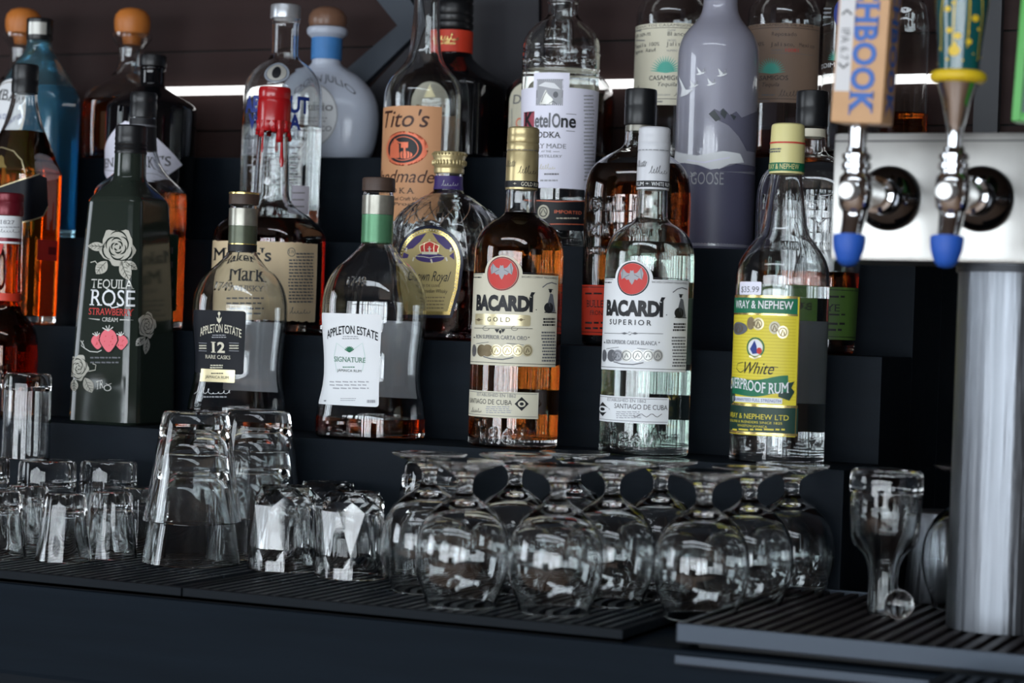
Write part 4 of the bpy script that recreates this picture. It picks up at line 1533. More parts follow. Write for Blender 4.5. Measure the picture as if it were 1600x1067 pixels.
waisted(369, 672, .905, 'waisted rum bottle nearly empty with dark navy label and gold rimmed brown cap', True)

# --- tall dark square cream liqueur with silver roses
B = Bot('liqueur_bottle', 'tall dark square liqueur bottle printed with silver roses and pink strawberries', 190, 658, T1, Z1, group=FR, n=-.2, ratio=1.0)
B.profile([(662, 80.5), (640, 80), (560, 77.5), (480, 73), (400, 67.5), (330, 62.5), (318, 61.5), (312, 59), (305, 52, .9), (296, 42, .7), (288, 33, .4), (282, 27, .0), (276, 25, 0), (250, 24.4, 0), (240, 24.2, 0), (226, 23, 0)])
B.solid(OLIVEGLASS, sharp=math.radians(28))
B.cap([(241, 24.8), (238, 25.4), (235, 24.2), (232, 25.4), (229, 24.2), (226, 25.4), (222, 24.2), (218, 25.4), (214, 24.6), (206, 24.8), (199, 24.6), (196.5, 22)], BLKPLASTIC)
def rose(A, x, y, r, sy=1.0, seed=0, rot=0.0, m=ROSEINK, dk=OLIVEGLASS):
    rnd = random.Random(seed)
    out = []
    for k in range(40):
        t = 2 * math.pi * k / 40
        q = r * (1 + .10 * math.sin(5 * t + rot) + .04 * math.sin(11 * t))
        out.append((x + q * math.cos(t), y + q * math.sin(t) * sy))
    A.poly(out, m, 1)
    for j, f in enumerate((.80, .62, .46, .30, .16)):
        for a in range(3):
            t0 = rot + j * .9 + a * 2.1
            pts = [(x + r * f * (1 + .12 * math.sin(k * .55)) * math.cos(t0 + k * .21), y + sy * r * f * (1 + .12 * math.sin(k * .55)) * math.sin(t0 + k * .21)) for k in range(8)]
            A.stroke(pts, lambda t, r=r: (.4 + 1.6 * math.sin(math.pi * t)) * r / 18, dk, 2)
def leaf(A, x, y, l, w, ang, m=ROSEINK, dk=OLIVEGLASS):
    c, s_ = math.cos(ang), math.sin(ang)
    P = lambda a, b_: (x + a * c - b_ * s_, y + a * s_ + b_ * c)
    pts = [P(l * t, w * math.sin(math.pi * t) ** .8) for t in [k / 8 for k in range(9)]] + [P(l * t, -w * math.sin(math.pi * t) ** .8) for t in [k / 8 for k in range(7, 0, -1)]]
    A.poly(pts, m, 1)
    A.stroke([P(l * .05, 0), P(l * .5, w * .12), P(l * .92, 0)], .9, dk, 2)
    for t in (.3, .5, .7):
        A.stroke([P(l * t, 0), P(l * (t + .15), w * .6)], .6, dk, 2); A.stroke([P(l * t, 0), P(l * (t + .15), -w * .6)], .6, dk, 2)
A = B.art(400, vstep=.006)
leaf(A, 166, 386, 27, 7, math.pi * 1.02); leaf(A, 168, 408, 26, 9, math.pi * .72); leaf(A, 190, 408, 32, 9, math.pi * .38); leaf(A, 196, 408, 22, 6, math.pi * .2)
A.stroke([(156, 416), (150, 408), (143, 410)], 1.6, ROSEINK, 1)
rose(A, 184, 386, 26, 1.08, 1)
A.build('rose_print', B.root)
A = B.art(490, vstep=.006)
A.text('TEQUILA', 143.5, 209, 436.8, 450.6, SILVER, 2, serif=True)
A.text('ROSE', 141.5, 210.5, 453, 478, WHITE, 2, serif=True)
A.stroke([(170, 474), (176, 481), (186, 479)], 1.8, WHITE, 2)
A.text('STRAWBERRY', 140, 208.5, 482, 492.4, REDINK, 2, serif=True)
A.text('CREAM', 160.5, 185, 496.2, 502.4, SILVER, 2, serif=True)
A.stroke([(140, 497.5), (157, 499.5)], lambda t: .3 + 1.4 * t, SILVER, 2); A.stroke([(188, 499.5), (208, 500)], lambda t: 1.7 - 1.4 * t, SILVER, 2)
A.build('brand_print', B.root)
A = B.art(550, vstep=.006)
def berry(x, y, w, h, lay):
    pts = [(x + w * math.cos(t) * (1 if math.sin(t) < 0 else 1 - .45 * math.sin(t)), y + h * math.sin(t)) for t in [2 * math.pi * k / 28 for k in range(28)]]
    big = [(x + (a - x) * 1.13, y + (b_ - y) * 1.1) for a, b_ in pts]
    A.poly(big, OLIVEGLASS, lay); A.poly(pts, PINK, lay + 1)
    rnd = random.Random(int(x))
    for k in range(12):
        a_, b_ = (rnd.random() - .5) * w, (rnd.random() - .5) * h
        A.ell(x + a_, y + b_, .6, .8, REDINK, lay + 2, n=6)
berry(154, 534, 10, 11.5, 1); berry(190, 535, 10, 11.5, 1); berry(171, 532, 13.5, 18, 3)
for q, s_ in ((153, .7), (171, 1), (190, .7)):
    for a in (-1, -.4, .2, .8):
        A.stroke([(q, 525 if s_ < 1 else 517), (q + a * 9 * s_, (521 if s_ < 1 else 512) - 5 * s_ * (1 - abs(a)))], 1.5, SILVER, 6)
A.stroke([(128, 532), (132, 538), (134, 544), (142, 549), (154, 550), (160, 547)], 1.2, SILVER, 2); A.stroke([(134, 544), (129, 540), (132, 532)], 1, SILVER, 2)
A.lines(141, 192, 555, 570, 2, GREYINK, 2, 3, .3)
A.build('strawberry_print', B.root)
A = B.art(585, vstep=.006)
rose(A, 124, 574, 15, 1.3, 2, 1.0); leaf(A, 134, 590, 26, 8, math.pi * .36); leaf(A, 118, 592, 20, 6, math.pi * .5); A.stroke([(140, 580), (150, 578), (151, 570), (146, 568)], 1.3, ROSEINK, 1)
A.text('TR', 151, 163, 594, 607, SILVER, 2, serif=True, slope=2); A.ell(169, 606, 6, 5, SILVER, 2, n=18, ri=.75); A.stroke([(166, 599), (170, 601), (175, 599)], 1, SILVER, 2)
A.build('lower_rose_print', B.root)
A = B.art(520, vstep=.006)
rose(A, 229, 508, 13, 1.5, 3, 2.0, SILVER); leaf(A, 226, 526, 20, 6, math.pi * .75, SILVER); leaf(A, 230, 528, 26, 5, math.pi * .55, SILVER)
A.build('corner_rose_print', B.root)

# --- bottle with burgundy cap at the left edge
B = Bot('whiskey_bottle', 'dark whiskey bottle with burgundy cap and white neck label at the left picture edge', 2, 652, T1, Z1, group=FR)
B.profile([(654, 52), (600, 53), (545, 53), (525, 51), (508, 45), (495, 34), (484, 26), (470, 23.5), (430, 22.5), (385, 22), (340, 21.5), (320, 20)])
B.shell(AMBERGLASS, .0024, .008); B.liquid(478, DEEPAMBER)
B.cap([(337, 23), (334, 23.6), (318, 23.4), (316, 22.8), (314, 23.6), (304, 23.2), (302, 21)], BURG)
A = B.art(360)
A.rectuv(A.U[0], A.U[0] + A.tot * .999, B.z(372), B.z(338), WHITE, 0); A.rectuv(A.U[0], A.U[0] + A.tot * .999, B.z(378), B.z(372), BURG, 0); A.rectuv(A.U[0], A.U[0] + A.tot * .999, B.z(381), B.z(378), WHITE, 0)
A.text('1827', 1, 22, 344, 350, GREYINK, 1, serif=True); A.lines(-4, 30, 353, 357, 1, LTGREY, 1, 4, .4); A.scribble(0, 30, 361, 5, GREYINK, 3, .7)
A.build('neck_label', B.root)
A = B.art(430)
A.poly([(-20, 381), (6, 381), (2, 396), (-8, 412), (-20, 416)], REDINK, 0)
A.build('ribbon', B.root)
A = B.art(464)
A.rectuv(A.U[0], A.U[0] + A.tot * .999, B.z(470), B.z(458), ORRED, 0)
A.build('red_band', B.root)

# ------------------------------------------------------------------ second row
# --- square blended whisky, slanted dark label
B = Bot('whisky_bottle', 'square amber whisky bottle with slanted dark label and black cap at the left', 30, 400, T2, Z2, group=SR, n=7, ratio=1.0)
B.profile([(515, 58), (500, 59), (420, 60), (300, 61), (272, 61), (262, 58), (250, 53), (235, 47, .9), (215, 38, .7), (195, 30, .4), (175, 24.5, .1), (160, 21, 0), (145, 19.5, 0), (125, 18, 0)])
B.shell(GLASS, .0025, .010); B.liquid(206, AMBER)
B.cap([(147, 20), (143, 20.6), (128, 20.6), (126, 19.8), (122, 20.6), (108, 20.4), (103, 20), (101, 18)], BLKPLASTIC)
A = B.art(320, vstep=.01)
A.poly([(-40, 330), (-40, 308), (60, 272), (72, 278), (74, 322), (66, 338), (40, 346), (-40, 372)], NAVYP, 0)
A.stroke([(-40, 308), (0, 292.5), (30, 282), (60, 272)], 1.6, PALEGOLD, 1); A.stroke([(74, 322), (66, 338), (40, 346), (-40, 372)], 1.6, PALEGOLD, 1)
A.text('BLENDED SCOTCH WHISKY', -20, 36, 312, 318, PALEGOLD, 1, slope=-10)
A.build('slanted_label', B.root)
A = B.art(250)
pts = [(-30, 290), (-30, 240)] + [(4 + 34 * math.cos(t), 250 - 20 * math.sin(t)) for t in [math.pi - k * math.pi / 12 for k in range(13)]] + [(38, 272), (10, 284)]
A.stroke([(-26, 250), (-14, 236), (4, 230), (22, 236), (34, 250), (39, 270)], 1.6, PALEGOLD, 1)
A.poly([(-4, 258), (-2, 246), (3, 242), (7, 246), (8, 256), (12, 262), (-8, 262)], GOLDF, 1)
A.build('gold_emblem', B.root)
A = B.art(390)
A.rect(57, 88, 375, 407, REDINK, 0); A.rect(74, 86, 386, 398, DKRED, 1)
A.build('red_seal', B.root)

# --- clear shouldered bottle half hidden behind the square liqueur
B = Bot('whiskey_bottle', 'flat shouldered whiskey bottle with black cap half hidden behind the dark square liqueur', 219, 320, T2, Z2, group=SR)
B.profile([(525, 71), (500, 72), (400, 72), (320, 72), (303, 71.5), (295, 68), (286, 58), (277, 47), (268, 38), (258, 31), (246, 26.5), (232, 22.5), (205, 21), (180, 20), (165, 19)])
B.shell(GLASS, .0024, .009); B.liquid(302, DKAMBER)
B.cap([(184, 20.6), (180, 21), (163, 21), (160, 20), (157, 20.8), (149, 20.6), (145, 19)], BLKPLASTIC)
A = B.art(215)
A.rectuv(A.U[0], A.U[0] + A.tot * .999, B.z(236), B.z(186), INK, 0)
A.rectuv(A.U[0], A.U[0] + A.tot * .999, B.z(199), B.z(196), GREYINK, 1)
A.build('neck_label', B.root)
A = B.art(400)
A.rect(215, 276, 365, 485, DKGREEN, 0, .002)
for k in range(4):
    A.lines(240, 272, 385 + k * 22, 398 + k * 22, 1, GREYINK, 1, k, .8)
A.build('label', B.root)

# --- bourbon with dripping red wax
B = Bot('bourbon_bottle', 'bourbon bottle with dripping red wax neck and torn parchment label', 420, 420, T2, Z2, group=SR, n=4.2, ratio=.86)
B.profile([(527, 85), (515, 87), (440, 88), (375, 87.5), (362, 85), (352, 78, .9), (344, 69, .8), (337, 60, .7), (329, 48, .5), (321, 37, .3), (312, 30.5, .1), (298, 27.5, 0), (275, 27, 0), (240, 25.6, 0), (205, 24, 0), (190, 23.4, 0)])
B.shell(GLASS, .003, .011); B.liquid(343, REDAMBER)
mb = MB()
zz_ = lambda y: B.z(y)
k = B.k
mb.lathe([(.019 * 0 + 24.2 * k, zz_(206)), (25.5 * k, zz_(203)), (26.3 * k, zz_(196)), (26.2 * k, zz_(162)), (25.2 * k, zz_(157)), (24.4 * k, zz_(155)), (25.3 * k, zz_(152)), (25.3 * k, zz_(141)), (24 * k, zz_(137.5)), (0, zz_(137)), (0, zz_(160)), (23.0 * k, zz_(160))], WAX, (B.X, B.Y, 0), 56, closed=False)
rnd = random.Random(2)
for a_, yb_, w_ in ((-88, 212, 5), (-70, 207, 7), (-48, 216, 6), (-40, 240, 2.6), (-20, 207, 6), (2, 208, 6), (22, 224, 8), (32, 262, 4.6), (50, 208, 8), (72, 214, 5), (100, 220, 6), (130, 208, 7), (165, 236, 5), (200, 212, 7), (235, 222, 5)):
    t = math.radians(a_)
    d = B.tocam * math.cos(t) + B.rt * math.sin(t)
    pts, rr = [], []
    for j in range(9):
        q = j / 8
        y = 190 + (yb_ - 190) * q
        r_ = (B.r(zz_(max(y, 200)))) + .0002
        pts.append((B.X + d.x * r_, B.Y + d.y * r_, zz_(y)))
        rr.append(w_ * k * (.72 - .22 * math.sin(math.pi * min(1, q * 1.2)) + (.1 if j >= 7 else 0)) * (.6 if j == 8 else 1))
    mb.tube(pts, rr, WAX, 10)
mb.build('wax_seal', B.root)
A = B.art(440)
def torn(x0, x1, y0, y1, seed):
    rnd = random.Random(seed)
    n = 40
    top = [(x0 + (x1 - x0) * i / n, y0 + 2.2 * rnd.random() - (x0 - x0)) for i in range(n + 1)]
    bot = [(x0 + (x1 - x0) * i / n, y1 - 2.2 * rnd.random()) for i in range(n, -1, -1)]
    return top + bot
u0, u1 = A.px(322, 440)[0], A.px(446, 440)[0]
def tornuv(x0, x1, y0, y1, m, layer, seed):
    rnd = random.Random(seed)
    ua, ub, va, vb = A.px(x0, 440)[0], A.px(x1, 440)[0], A.px((x0 + x1) / 2, y0)[1], A.px((x0 + x1) / 2, y1)[1]
    n = 46
    vs, fs = [], []
    for i in range(n + 1):
        u = ua + (ub - ua) * i / n
        vs += [(u, va - .0012 * rnd.random()), (u, vb + .0012 * rnd.random())]
    for i in range(n):
        fs.append((2 * i, 2 * i + 1, 2 * i + 3, 2 * i + 2))
    A.tri(vs, fs, m, layer)
tornuv(329, 494, 376, 501, PARCH, 0, 3)
A.text("Maker's", 335, 424, 388, 407, INK, 2, serif=True, bold=.012)
A.text('Mark', 356, 420, 418, 439, INK, 2, serif=True, bold=.012)
A.text('WHISKY', 362, 416, 447, 455, GREYINK, 2, serif=True); A.lines(352, 420, 462, 494, 4, GREYINK, 2, 3, .3)
A.ell(455, 394, 6, 7, GREYINK, 2, ri=.86, n=24); A.text('S IV', 450.5, 459, 391, 396, GREYINK, 2)
A.lines(461, 490, 394, 404, 2, GREYINK, 2, 5, .45, .05); A.lines(450, 489, 404, 474, 14, GREYINK, 2, 6, .45, .04)
A.scribble(452, 485, 486, 9, GREYINK, 4, 1.0)
A.build('label', B.root)

# --- faceted decanter-like whisky with the royal label
B = Bot('whisky_bottle', 'cut glass whisky bottle with gold crown stopper and arched gold and purple label', 697, 400, T2, Z2, group=SR, n=2.3, ratio=.78)
B.profile([(535, 62), (525, 64), (500, 69), (470, 74), (440, 79), (410, 83), (380, 85), (360, 84), (345, 80), (333, 72), (324, 62), (316, 51, .8), (308, 39, .5), (302, 28, .2), (298, 23.5, 0), (285, 22, 0), (270, 22, 0)])
o = B.shell(GLASS, .003, .010)
for v in o.data.vertices:                    # long slanting cuts in the shoulder and sides
    zw = v.co.z + B.zb
    if B.z(526) < zw < B.z(312):
        th = math.atan2(v.co.y / .78, v.co.x) * 10 / (2 * math.pi)
        a_, b_ = th + v.co.z / .045, th - v.co.z / .045
        q = min(abs((a_ % 1) - .5), abs((b_ % 1) - .5)) * 2
        f_ = 1 - .030 * (1 - min(1, q * 2.0))
        v.co.x *= f_; v.co.y *= f_
B.liquid(424, REDAMBER)
B.cap([(272, 22.3), (271, 23.5), (264, 24), (263, 22.8), (260, 24.2), (252, 25.2), (249, 24.6), (246, 26), (240, 26.2), (238, 25)], GOLDCAP)
mb = MB()
for i in range(30):
    t = 2 * math.pi * i / 30
    r_ = 25 * k
    p_ = (B.X + r_ * math.cos(t), B.Y + r_ * math.sin(t), B.z(255))
    mb.lathe([(0, -.003), (.0011, -.0015), (.0011, .0015), (0, .003)], GOLDCAP, p_, 6)
    mb.lathe([(0, -.0016), (.0010, 0), (0, .0016)], GOLDCAP, (B.X + 26 * k * math.cos(t + .1), B.Y + 26 * k * math.sin(t + .1), B.z(242)), 6)
mb.build('cap_beading', B.root)
A = B.art(285)
A.rectuv(A.U[0], A.U[0] + A.tot * .999, B.z(297), B.z(276), PURPLE, 0); A.scribble(690, 716, 287, 8, LTGREY, 4, 1)
A.build('neck_label', B.root)
A = B.art(420, vstep=.006)
# raised cut facets: slanting glass ridges
for q in range(14):
    t0 = -2.3 + q * .36
    if -1.15 < t0 < .25:
        ys = (352, 318)
    else:
        ys = (520, 322)
    rr_ = 84 * k
    for sg in (1, -1):
        u_ = t0 * rr_
        pts = []
        for j in range(10):
            y = ys[0] + (ys[1] - ys[0]) * j / 9
            pts.append((u_ + sg * rr_ * .36 * j / 9, B.z(y)))
        vs, fs = [], []
        for u2, v2 in pts:
            vs += [(u2 - .0006, v2), (u2 + .0006, v2)]
        for i in range(len(pts) - 1):
            fs.append((2 * i, 2 * i + 1, 2 * i + 3, 2 * i + 2))
        A.tri(vs, fs, GLASS, 0, thick=.0010)
A.build('cut_ridges', B.root)
A = B.art(420, vstep=.005)
def arch_pts(x0, x1, ytop, ymid, ybot, inset, n=20):
    cx_, rx_ = (x0 + x1) / 2, (x1 - x0) / 2 - inset
    pts = [(cx_ + rx_ * math.cos(math.pi * k_ / n), ymid - (ymid - ytop - inset) * math.sin(math.pi * k_ / n) ** .9) for k_ in range(n + 1)]
    pts += [(cx_ - rx_ * .97, (ymid + ybot) / 2), (cx_ - rx_ * .80, ybot - inset), (cx_ + rx_ * .66, ybot - inset), (cx_ + rx_ * .9, (ymid + ybot) / 2)]
    return pts
A.poly(arch_pts(620, 724, 352, 412, 497, 0), mat('deep_blue_enamel', (30, 34, 52), .2), 1)
A.poly(arch_pts(624, 719, 357, 412, 492, 0), GOLDF, 2)
A.poly(arch_pts(624, 719, 357, 412, 492, 5.5), mat('old_gold_paper', (178, 160, 104), .45), 3)
for k_ in range(34):
    t = math.pi * k_ / 33
    A.ell(671.5 + 44.8 * math.cos(t), 412 - 52.5 * math.sin(t) ** .9, 1, 1, CREAM, 4, n=8)
for k_ in range(14):
    A.ell(716.5 - 13 * k_ / 13, 416 + 72 * k_ / 13, .9, .9, CREAM, 4, n=8)
A.poly([(667, 364), (650, 370), (638, 382), (632, 391), (646, 388), (657, 378)], PURPLE, 4); A.poly([(676, 364), (694, 370), (705, 382), (709, 391), (697, 389), (685, 378)], PURPLE, 4)
A.poly([(632, 394), (640, 398), (638, 403), (630, 404)], PURPLE, 4); A.poly([(709, 394), (702, 400), (710, 406)], PURPLE, 4)
for q in (637, 705):
    A.stroke([(q, 387), (q - 1, 393)], 3, CREAM, 5)
A.ell(671.6, 402.5, 22, 7.5, PURPLE, 4, n=28); A.stroke([(650, 400), (662, 401), (672, 403), (682, 401), (694, 401)], 1, CREAM, 5)
for q, y in ((646, 408), (676, 411), (699, 408)):
    A.stroke([(q + (2 if q < 670 else -2), y - 6), (q, y)], 2.6, CREAM, 5)
A.poly([(659, 395), (658, 386), (662, 379), (672, 376), (682, 379), (686, 386), (685, 395)], REDINK, 5)
for a_, c_ in (((659, 395), (657, 384)), ((665, 395), (664, 380)), ((679, 395), (680, 380)), ((685, 395), (687, 384))):
    A.stroke([a_, ((a_[0] + c_[0]) / 2 - 1, (a_[1] + c_[1]) / 2), c_, (672, 377)], 1.3, PALEGOLD, 6)
A.rect(660, 684, 393.5, 397.5, CREAM, 6); A.stroke([(672, 394), (672, 385)], 2.4, CREAM, 6); A.stroke([(669, 389), (675, 389)], 1.6, CREAM, 6); A.ell(672, 375, 1.8, 1.8, PALEGOLD, 6, n=10)
A.text('Crown Royal', 641, 700, 423.5, 439, INK, 5, shear=.3)
A.text('FINE DE LUXE', 655, 688, 444.5, 448, INK, 5, serif=True); A.text('Canadian Whisky', 659, 699, 451.5, 457.5, INK, 5, shear=.25)
A.lines(664, 696, 462, 484, 4, BRONZE, 5, 4, .35)
A.build('label', B.root)

# --- embossed flask of bourbon, orange label; and its rye sibling, green label
def flask(x, y, label, rye):
    B = Bot('whiskey_bottle', label, x, y, T2, Z2, group=SR, n=2.6, ratio=.62)
    d = 9 if rye else 0
    if not rye:
        hw = 83
    else:
        hw = 82
    t = 202 if not rye else 206
    B.profile([(545 + d, hw - 6), (535 + d, hw - 4), (480 + d, hw - 2), (400 + d, hw - .5), (310 + d, hw), (290 + d, hw - 1.5), (272 + d, hw - 6), (258 + d, hw - 15), (247 + d, hw - 28), (238 + d, hw - 43, .8), (231 + d, hw - 55, .4), (226 + d, 24.5, .1), (220 + d, 22.8, 0), (205 + d, 22.5, 0), (190 + d, 21.5, 0)])
    B.shell(GLASS, .003, .010); B.liquid(258 if not rye else 425, DEEPAMBER if not rye else DKAMBER)
    c = 0 if not rye else 3
    B.cap([(196 + c, 24.3), (194 + c, 25), (168 + c, 25.2), (166 + c, 24.6), (163 + c, 25.2), (144 + c, 25), (141 + c, 24.4), (140 + c, 23)], BLKPLASTIC)
    A = B.art(205 + d)
    A.rectuv(A.U[0], A.U[0] + A.tot * .999, B.z(206 + d), B.z(197 + d * .6), FOILGREY if not rye else CREAM, 0)
    A.build('neck_seal', B.root)
    A = B.art(340 + d, vstep=.008)
    dx = x - 988
    if not rye:
        A.text('BULLEIT', 921, 1030, 307, 331, GLASS, 0, thick=.0018, serif=True); A.text('BOURBON', 918, 1036, 347, 372, GLASS, 0, thick=.0018, serif=True)
        A.text('FRONTIER WHISKEY', 918, 1030, 385, 398, GLASS, 0, thick=.0014, serif=True)
    else:
        A.text('BULLEIT', 1192, 1300, 303, 328, GLASS, 0, thick=.0018, serif=True); A.text('RYE', 1240, 1312, 340, 364, GLASS, 0, thick=.0018, serif=True)
        A.text('FRONTIER WHISKEY', 1200, 1316, 378, 392, GLASS, 0, thick=.0014, serif=True)
    A.build('embossed_lettering', B.root)
    A = B.art(488 + d)
    P = ORRED if not rye else LIME
    if not rye:
        A.rect(900, 1040, 446, 525, P, 0)
        A.rect(900, 1040, 449, 450, INK, 1); A.rect(900, 1040, 520, 521, INK, 1)
        A.lines(912, 1010, 456, 461, 1, INK, 1, 3, .5); A.text('BULLEIT BOURBON', 917, 1015, 470, 481, INK, 1, serif=True); A.text('FRONTIER WHISKEY', 922, 1000, 486, 493, INK, 1, serif=True)
        A.lines(912, 1010, 500, 517, 2, INK, 1, 4, .35)
    else:
        A.rect(1176, 1339, 447, 529, P, 0)
        A.rect(1176, 1339, 451, 452, INK, 1); A.rect(1176, 1339, 524, 525, INK, 1)
        A.lines(1230, 1325, 461, 466, 1, INK, 1, 3, .6); A.text('BULLEIT RYE', 1205, 1311, 474, 485, INK, 1, serif=True); A.lines(1236, 1328, 489, 494, 1, INK, 1, 5, .5); A.lines(1230, 1320, 501, 520, 2, INK, 1, 4, .35)
    A.build('label', B.root)
flask(990, 480, 'embossed bourbon flask with orange red label and black stopper behind the clear rum', False)
flask(1261, 400, 'embossed rye flask with green label and black stopper behind the yellow-labelled rum', True)

# ------------------------------------------------------------------ third row
# --- blue gin
B = Bot('gin_bottle', 'sky blue square gin bottle with dark cap at the left', 57, 200, T3, Z3, group=TR_, n=6, ratio=.62)
B.profile([(372, 64), (360, 65), (250, 66), (170, 66), (150, 64), (138, 58), (124, 50), (110, 42, .9), (96, 33, .6), (86, 26, .3), (78, 21, 0), (70, 19.5, 0), (62, 19, 0)])
B.shell(BLUEGLASS, .003, .012); B.liquid(137, BLUELIQ)
B.cap([(64, 19.5), (62, 20.3), (56, 20.3), (55, 19), (53, 20.3), (36, 20.2), (32, 20.8), (30, 19.5)], BLKPLASTIC)
A = B.art(45, grow=.0)
rn = 20.5 * B.k
A.mapf = lambda u, z, o: (B.X + (B.tocam * math.cos(u / rn) + B.rt * math.sin(u / rn)).x * (rn + .0003 + o), B.Y + (B.tocam * math.cos(u / rn) + B.rt * math.sin(u / rn)).y * (rn + .0003 + o), z)
A.rectuv(-.9 * rn, .5 * rn, B.z(56), B.z(37), SILVER, 0); A.lines
A.build('cap_label', B.root)
A = B.art(150, vstep=.006)
A.ell(6, 172, 36, 48, WHITE, 0, n=40); A.ell(6, 172, 33, 44, GOLDF, 1, n=40, ri=.97)
A.text('BOMBAY', -38, 40, 140, 156, INK, 2, serif=True, arch=14); A.text('LONDON DRY GIN', -24, 34, 178, 186, BLUEINK, 2)
A.build('label', B.root)

# --- black apothecary gin
B = Bot('gin_bottle', 'black apothecary gin bottle with a cream diamond label', 236, 200, T3, Z3, group=TR_)
B.profile([(372, 64), (360, 66), (260, 69), (185, 70), (172, 69.5), (165, 66.5), (158, 57), (151, 44), (145, 33), (140, 25), (136, 20), (130, 18.4), (112, 18.4), (108, 19.8), (104, 19)])
B.solid(BLACKGLASS)
B.cap([(104, 20.5), (102, 21), (90, 21), (87, 20), (86.5, 18)], BLKPLASTIC)
A = B.art(235)
A.poly([(196, 189), (212, 194), (236, 208), (262, 232), (284, 258), (270, 268), (252, 280), (225, 284), (190, 284), (168, 278), (158, 262), (160, 240), (172, 214), (184, 198)], LILAC, 0)
A.text("HENDRICK'S", 158, 266, 245, 259.5, INK, 1, serif=True, slope=3)
A.text('GIN', 206, 222, 264, 272, INK, 1, serif=True, slope=.5); A.stroke([(164, 265), (185, 268), (200, 268)], .8, GREYINK, 1); A.stroke([(228, 269), (262, 267)], .8, GREYINK, 1)
A.ell(203, 222, 9, 11, GREYINK, 1, n=24, ri=.9); A.lines(190, 218, 234, 240, 1, GREYINK, 1, 2, .5)
A.build('label', B.root)

# --- round shouldered vodka with blue lettering
B = Bot('vodka_bottle', 'clear round shouldered vodka bottle with silver cap and blue lettering', 440.5, 200, T3, Z3, group=TR_)
B.profile([(372, 61), (360, 62), (260, 62), (160, 61.5), (140, 60), (126, 56), (115, 50), (106, 42), (99, 33), (93, 25), (89, 22, 0), (84, 20.8), (60, 20.6), (40, 20.8), (33, 22.5), (29, 22)])
B.shell(GLASS, .0025, .010); B.liquid(198, WATER)
B.cap([(30, 23.5), (28, 24), (11, 23.6), (9, 23), (8, 21)], mat('silver_cap', (186, 190, 196), .3, metal=.6))
A = B.art(180, vstep=.01)
A.text('ABSOLUT', 385, 482, 150, 174, BLUEINK, 2, bold=.04)
A.text('VODKA', 389, 469, 178, 200, BLUEINK, 2, bold=.04)
A.text('Country of Sweden', 383, 476, 208, 217, INK, 2, shear=.35)
A.lines(386, 474, 226, 290, 7, mat('pale_print', (150, 152, 160), .5), 1, 3, .25)
A.build('lettering', B.root)
A = B.art(113, vstep=.004)
A.ell(432, 113, 19, 15, GLASS, 0, n=30, ri=.82); A.ell(432, 113, 15, 12, SILVER, 0, n=30); A.ell(432, 113, 7, 9, INK, 1, n=20)
A.build('medallion', B.root)
A = B.art(310)
A.rect(455, 482, 290, 334, LILAC, 0); A.lines(456, 476, 296, 328, 3, GREYINK, 1, 4, .15)
A.build('side_label', B.root)

# --- handmade vodka with kraft label
B = Bot('vodka_bottle', 'clear long necked vodka bottle with kraft label and copper oval emblem', 660.5, 200, T3, Z3, group=TR_)
B.profile([(378, 61.5), (360, 62), (260, 62), (165, 62), (150, 61.5), (138, 59), (127, 54.5), (117, 47), (108, 39), (99, 32), (90, 27.5), (75, 24.5), (45, 22), (15, 20.6), (0, 20.2), (-8, 22), (-20, 22), (-24, 21)])
B.shell(GLASS, .0024, .009); B.liquid(300, WATER)
B.cap([(-16, 22.5), (-18, 23), (-40, 23), (-43, 21)], BLKPLASTIC)
A = B.art(250)
A.rect(580, 687.5, 165, 345, TAN, 0)
A.text("Tito's", 600, 667, 172, 198, mat('umber_ink', (66, 36, 28), .5), 2, shear=.28, bold=.005)
A.ell(630, 232, 30, 27, COPPER, 1, n=88, teeth=.86); A.ell(630, 232, 25, 22.6, INK, 2, n=40); A.ell(630, 232, 21, 19, COPPER, 3, n=40, ri=.94)
A.poly([(610, 247), (611, 228), (616, 222), (617, 216), (620, 220), (624, 226), (624, 247)], COPPER, 3)
A.stroke([(618, 218), (624, 223), (636, 224)], 2, COPPER, 3); A.rect(627, 638, 222, 231, COPPER, 3); A.rect(631, 634, 231, 236, COPPER, 3)
A.ell(633, 242, 11, 6, COPPER, 3, n=24)
for q in (626, 630.5, 635.5, 640):
    A.stroke([(q, 236.5), (q + (.8 if q > 633 else -.8), 242), (q, 247.5)], 1.3, INK, 4)
A.text('Handmade', 592, 676, 265, 285, mat('umber_ink', (66, 36, 28), .5), 2, shear=.3)
A.text('VODKA', 597, 647, 293.5, 302, INK, 2, track=.25, serif=True)
A.text("America's Original Craft Vodka", 594, 665, 307.5, 313, INK, 2, shear=.15); A.text('80 Proof', 602, 650, 316, 321, INK, 2, shear=.15)
A.build('label', B.root)

B.back_label(176, 334, 165, 46, mat('pale_kraft_paper', (206, 168, 132), .6))

# --- vodka with lilac white label and embossed collar
B = Bot('vodka_bottle', 'clear vodka bottle with big lilac white label and embossed ring at the shoulder', 873.5, 200, T3, Z3, group=TR_)
B.profile([(385, 56), (372, 57), (300, 57.8), (200, 59.5), (118, 61), (112, 60), (108, 61), (86, 61.2), (82, 59.8), (76, 60.8), (66, 59.5), (56, 55.5), (47, 48.5), (39, 40), (32, 31), (26, 25.5), (20, 23.5), (8, 23), (4, 25), (-6, 25), (-9, 23)])
B.shell(GLASS, .0025, .010); B.liquid(112, WATER)
B.cap([(-8, 24), (-10, 24.6), (-34, 24.6), (-37, 23)], mat('silver_cap', (186, 190, 196), .3))
A = B.art(95, vstep=.004)
A.text('FAMILY DISTILLERY', 819, 932, 88, 98, GLASS, 0, thick=.0014, serif=True)
A.text('WWW', 848, 885, 42, 62, GLASS, 0, thick=.0012, serif=True)
A.build('embossed_lettering', B.root)
A = B.art(210)
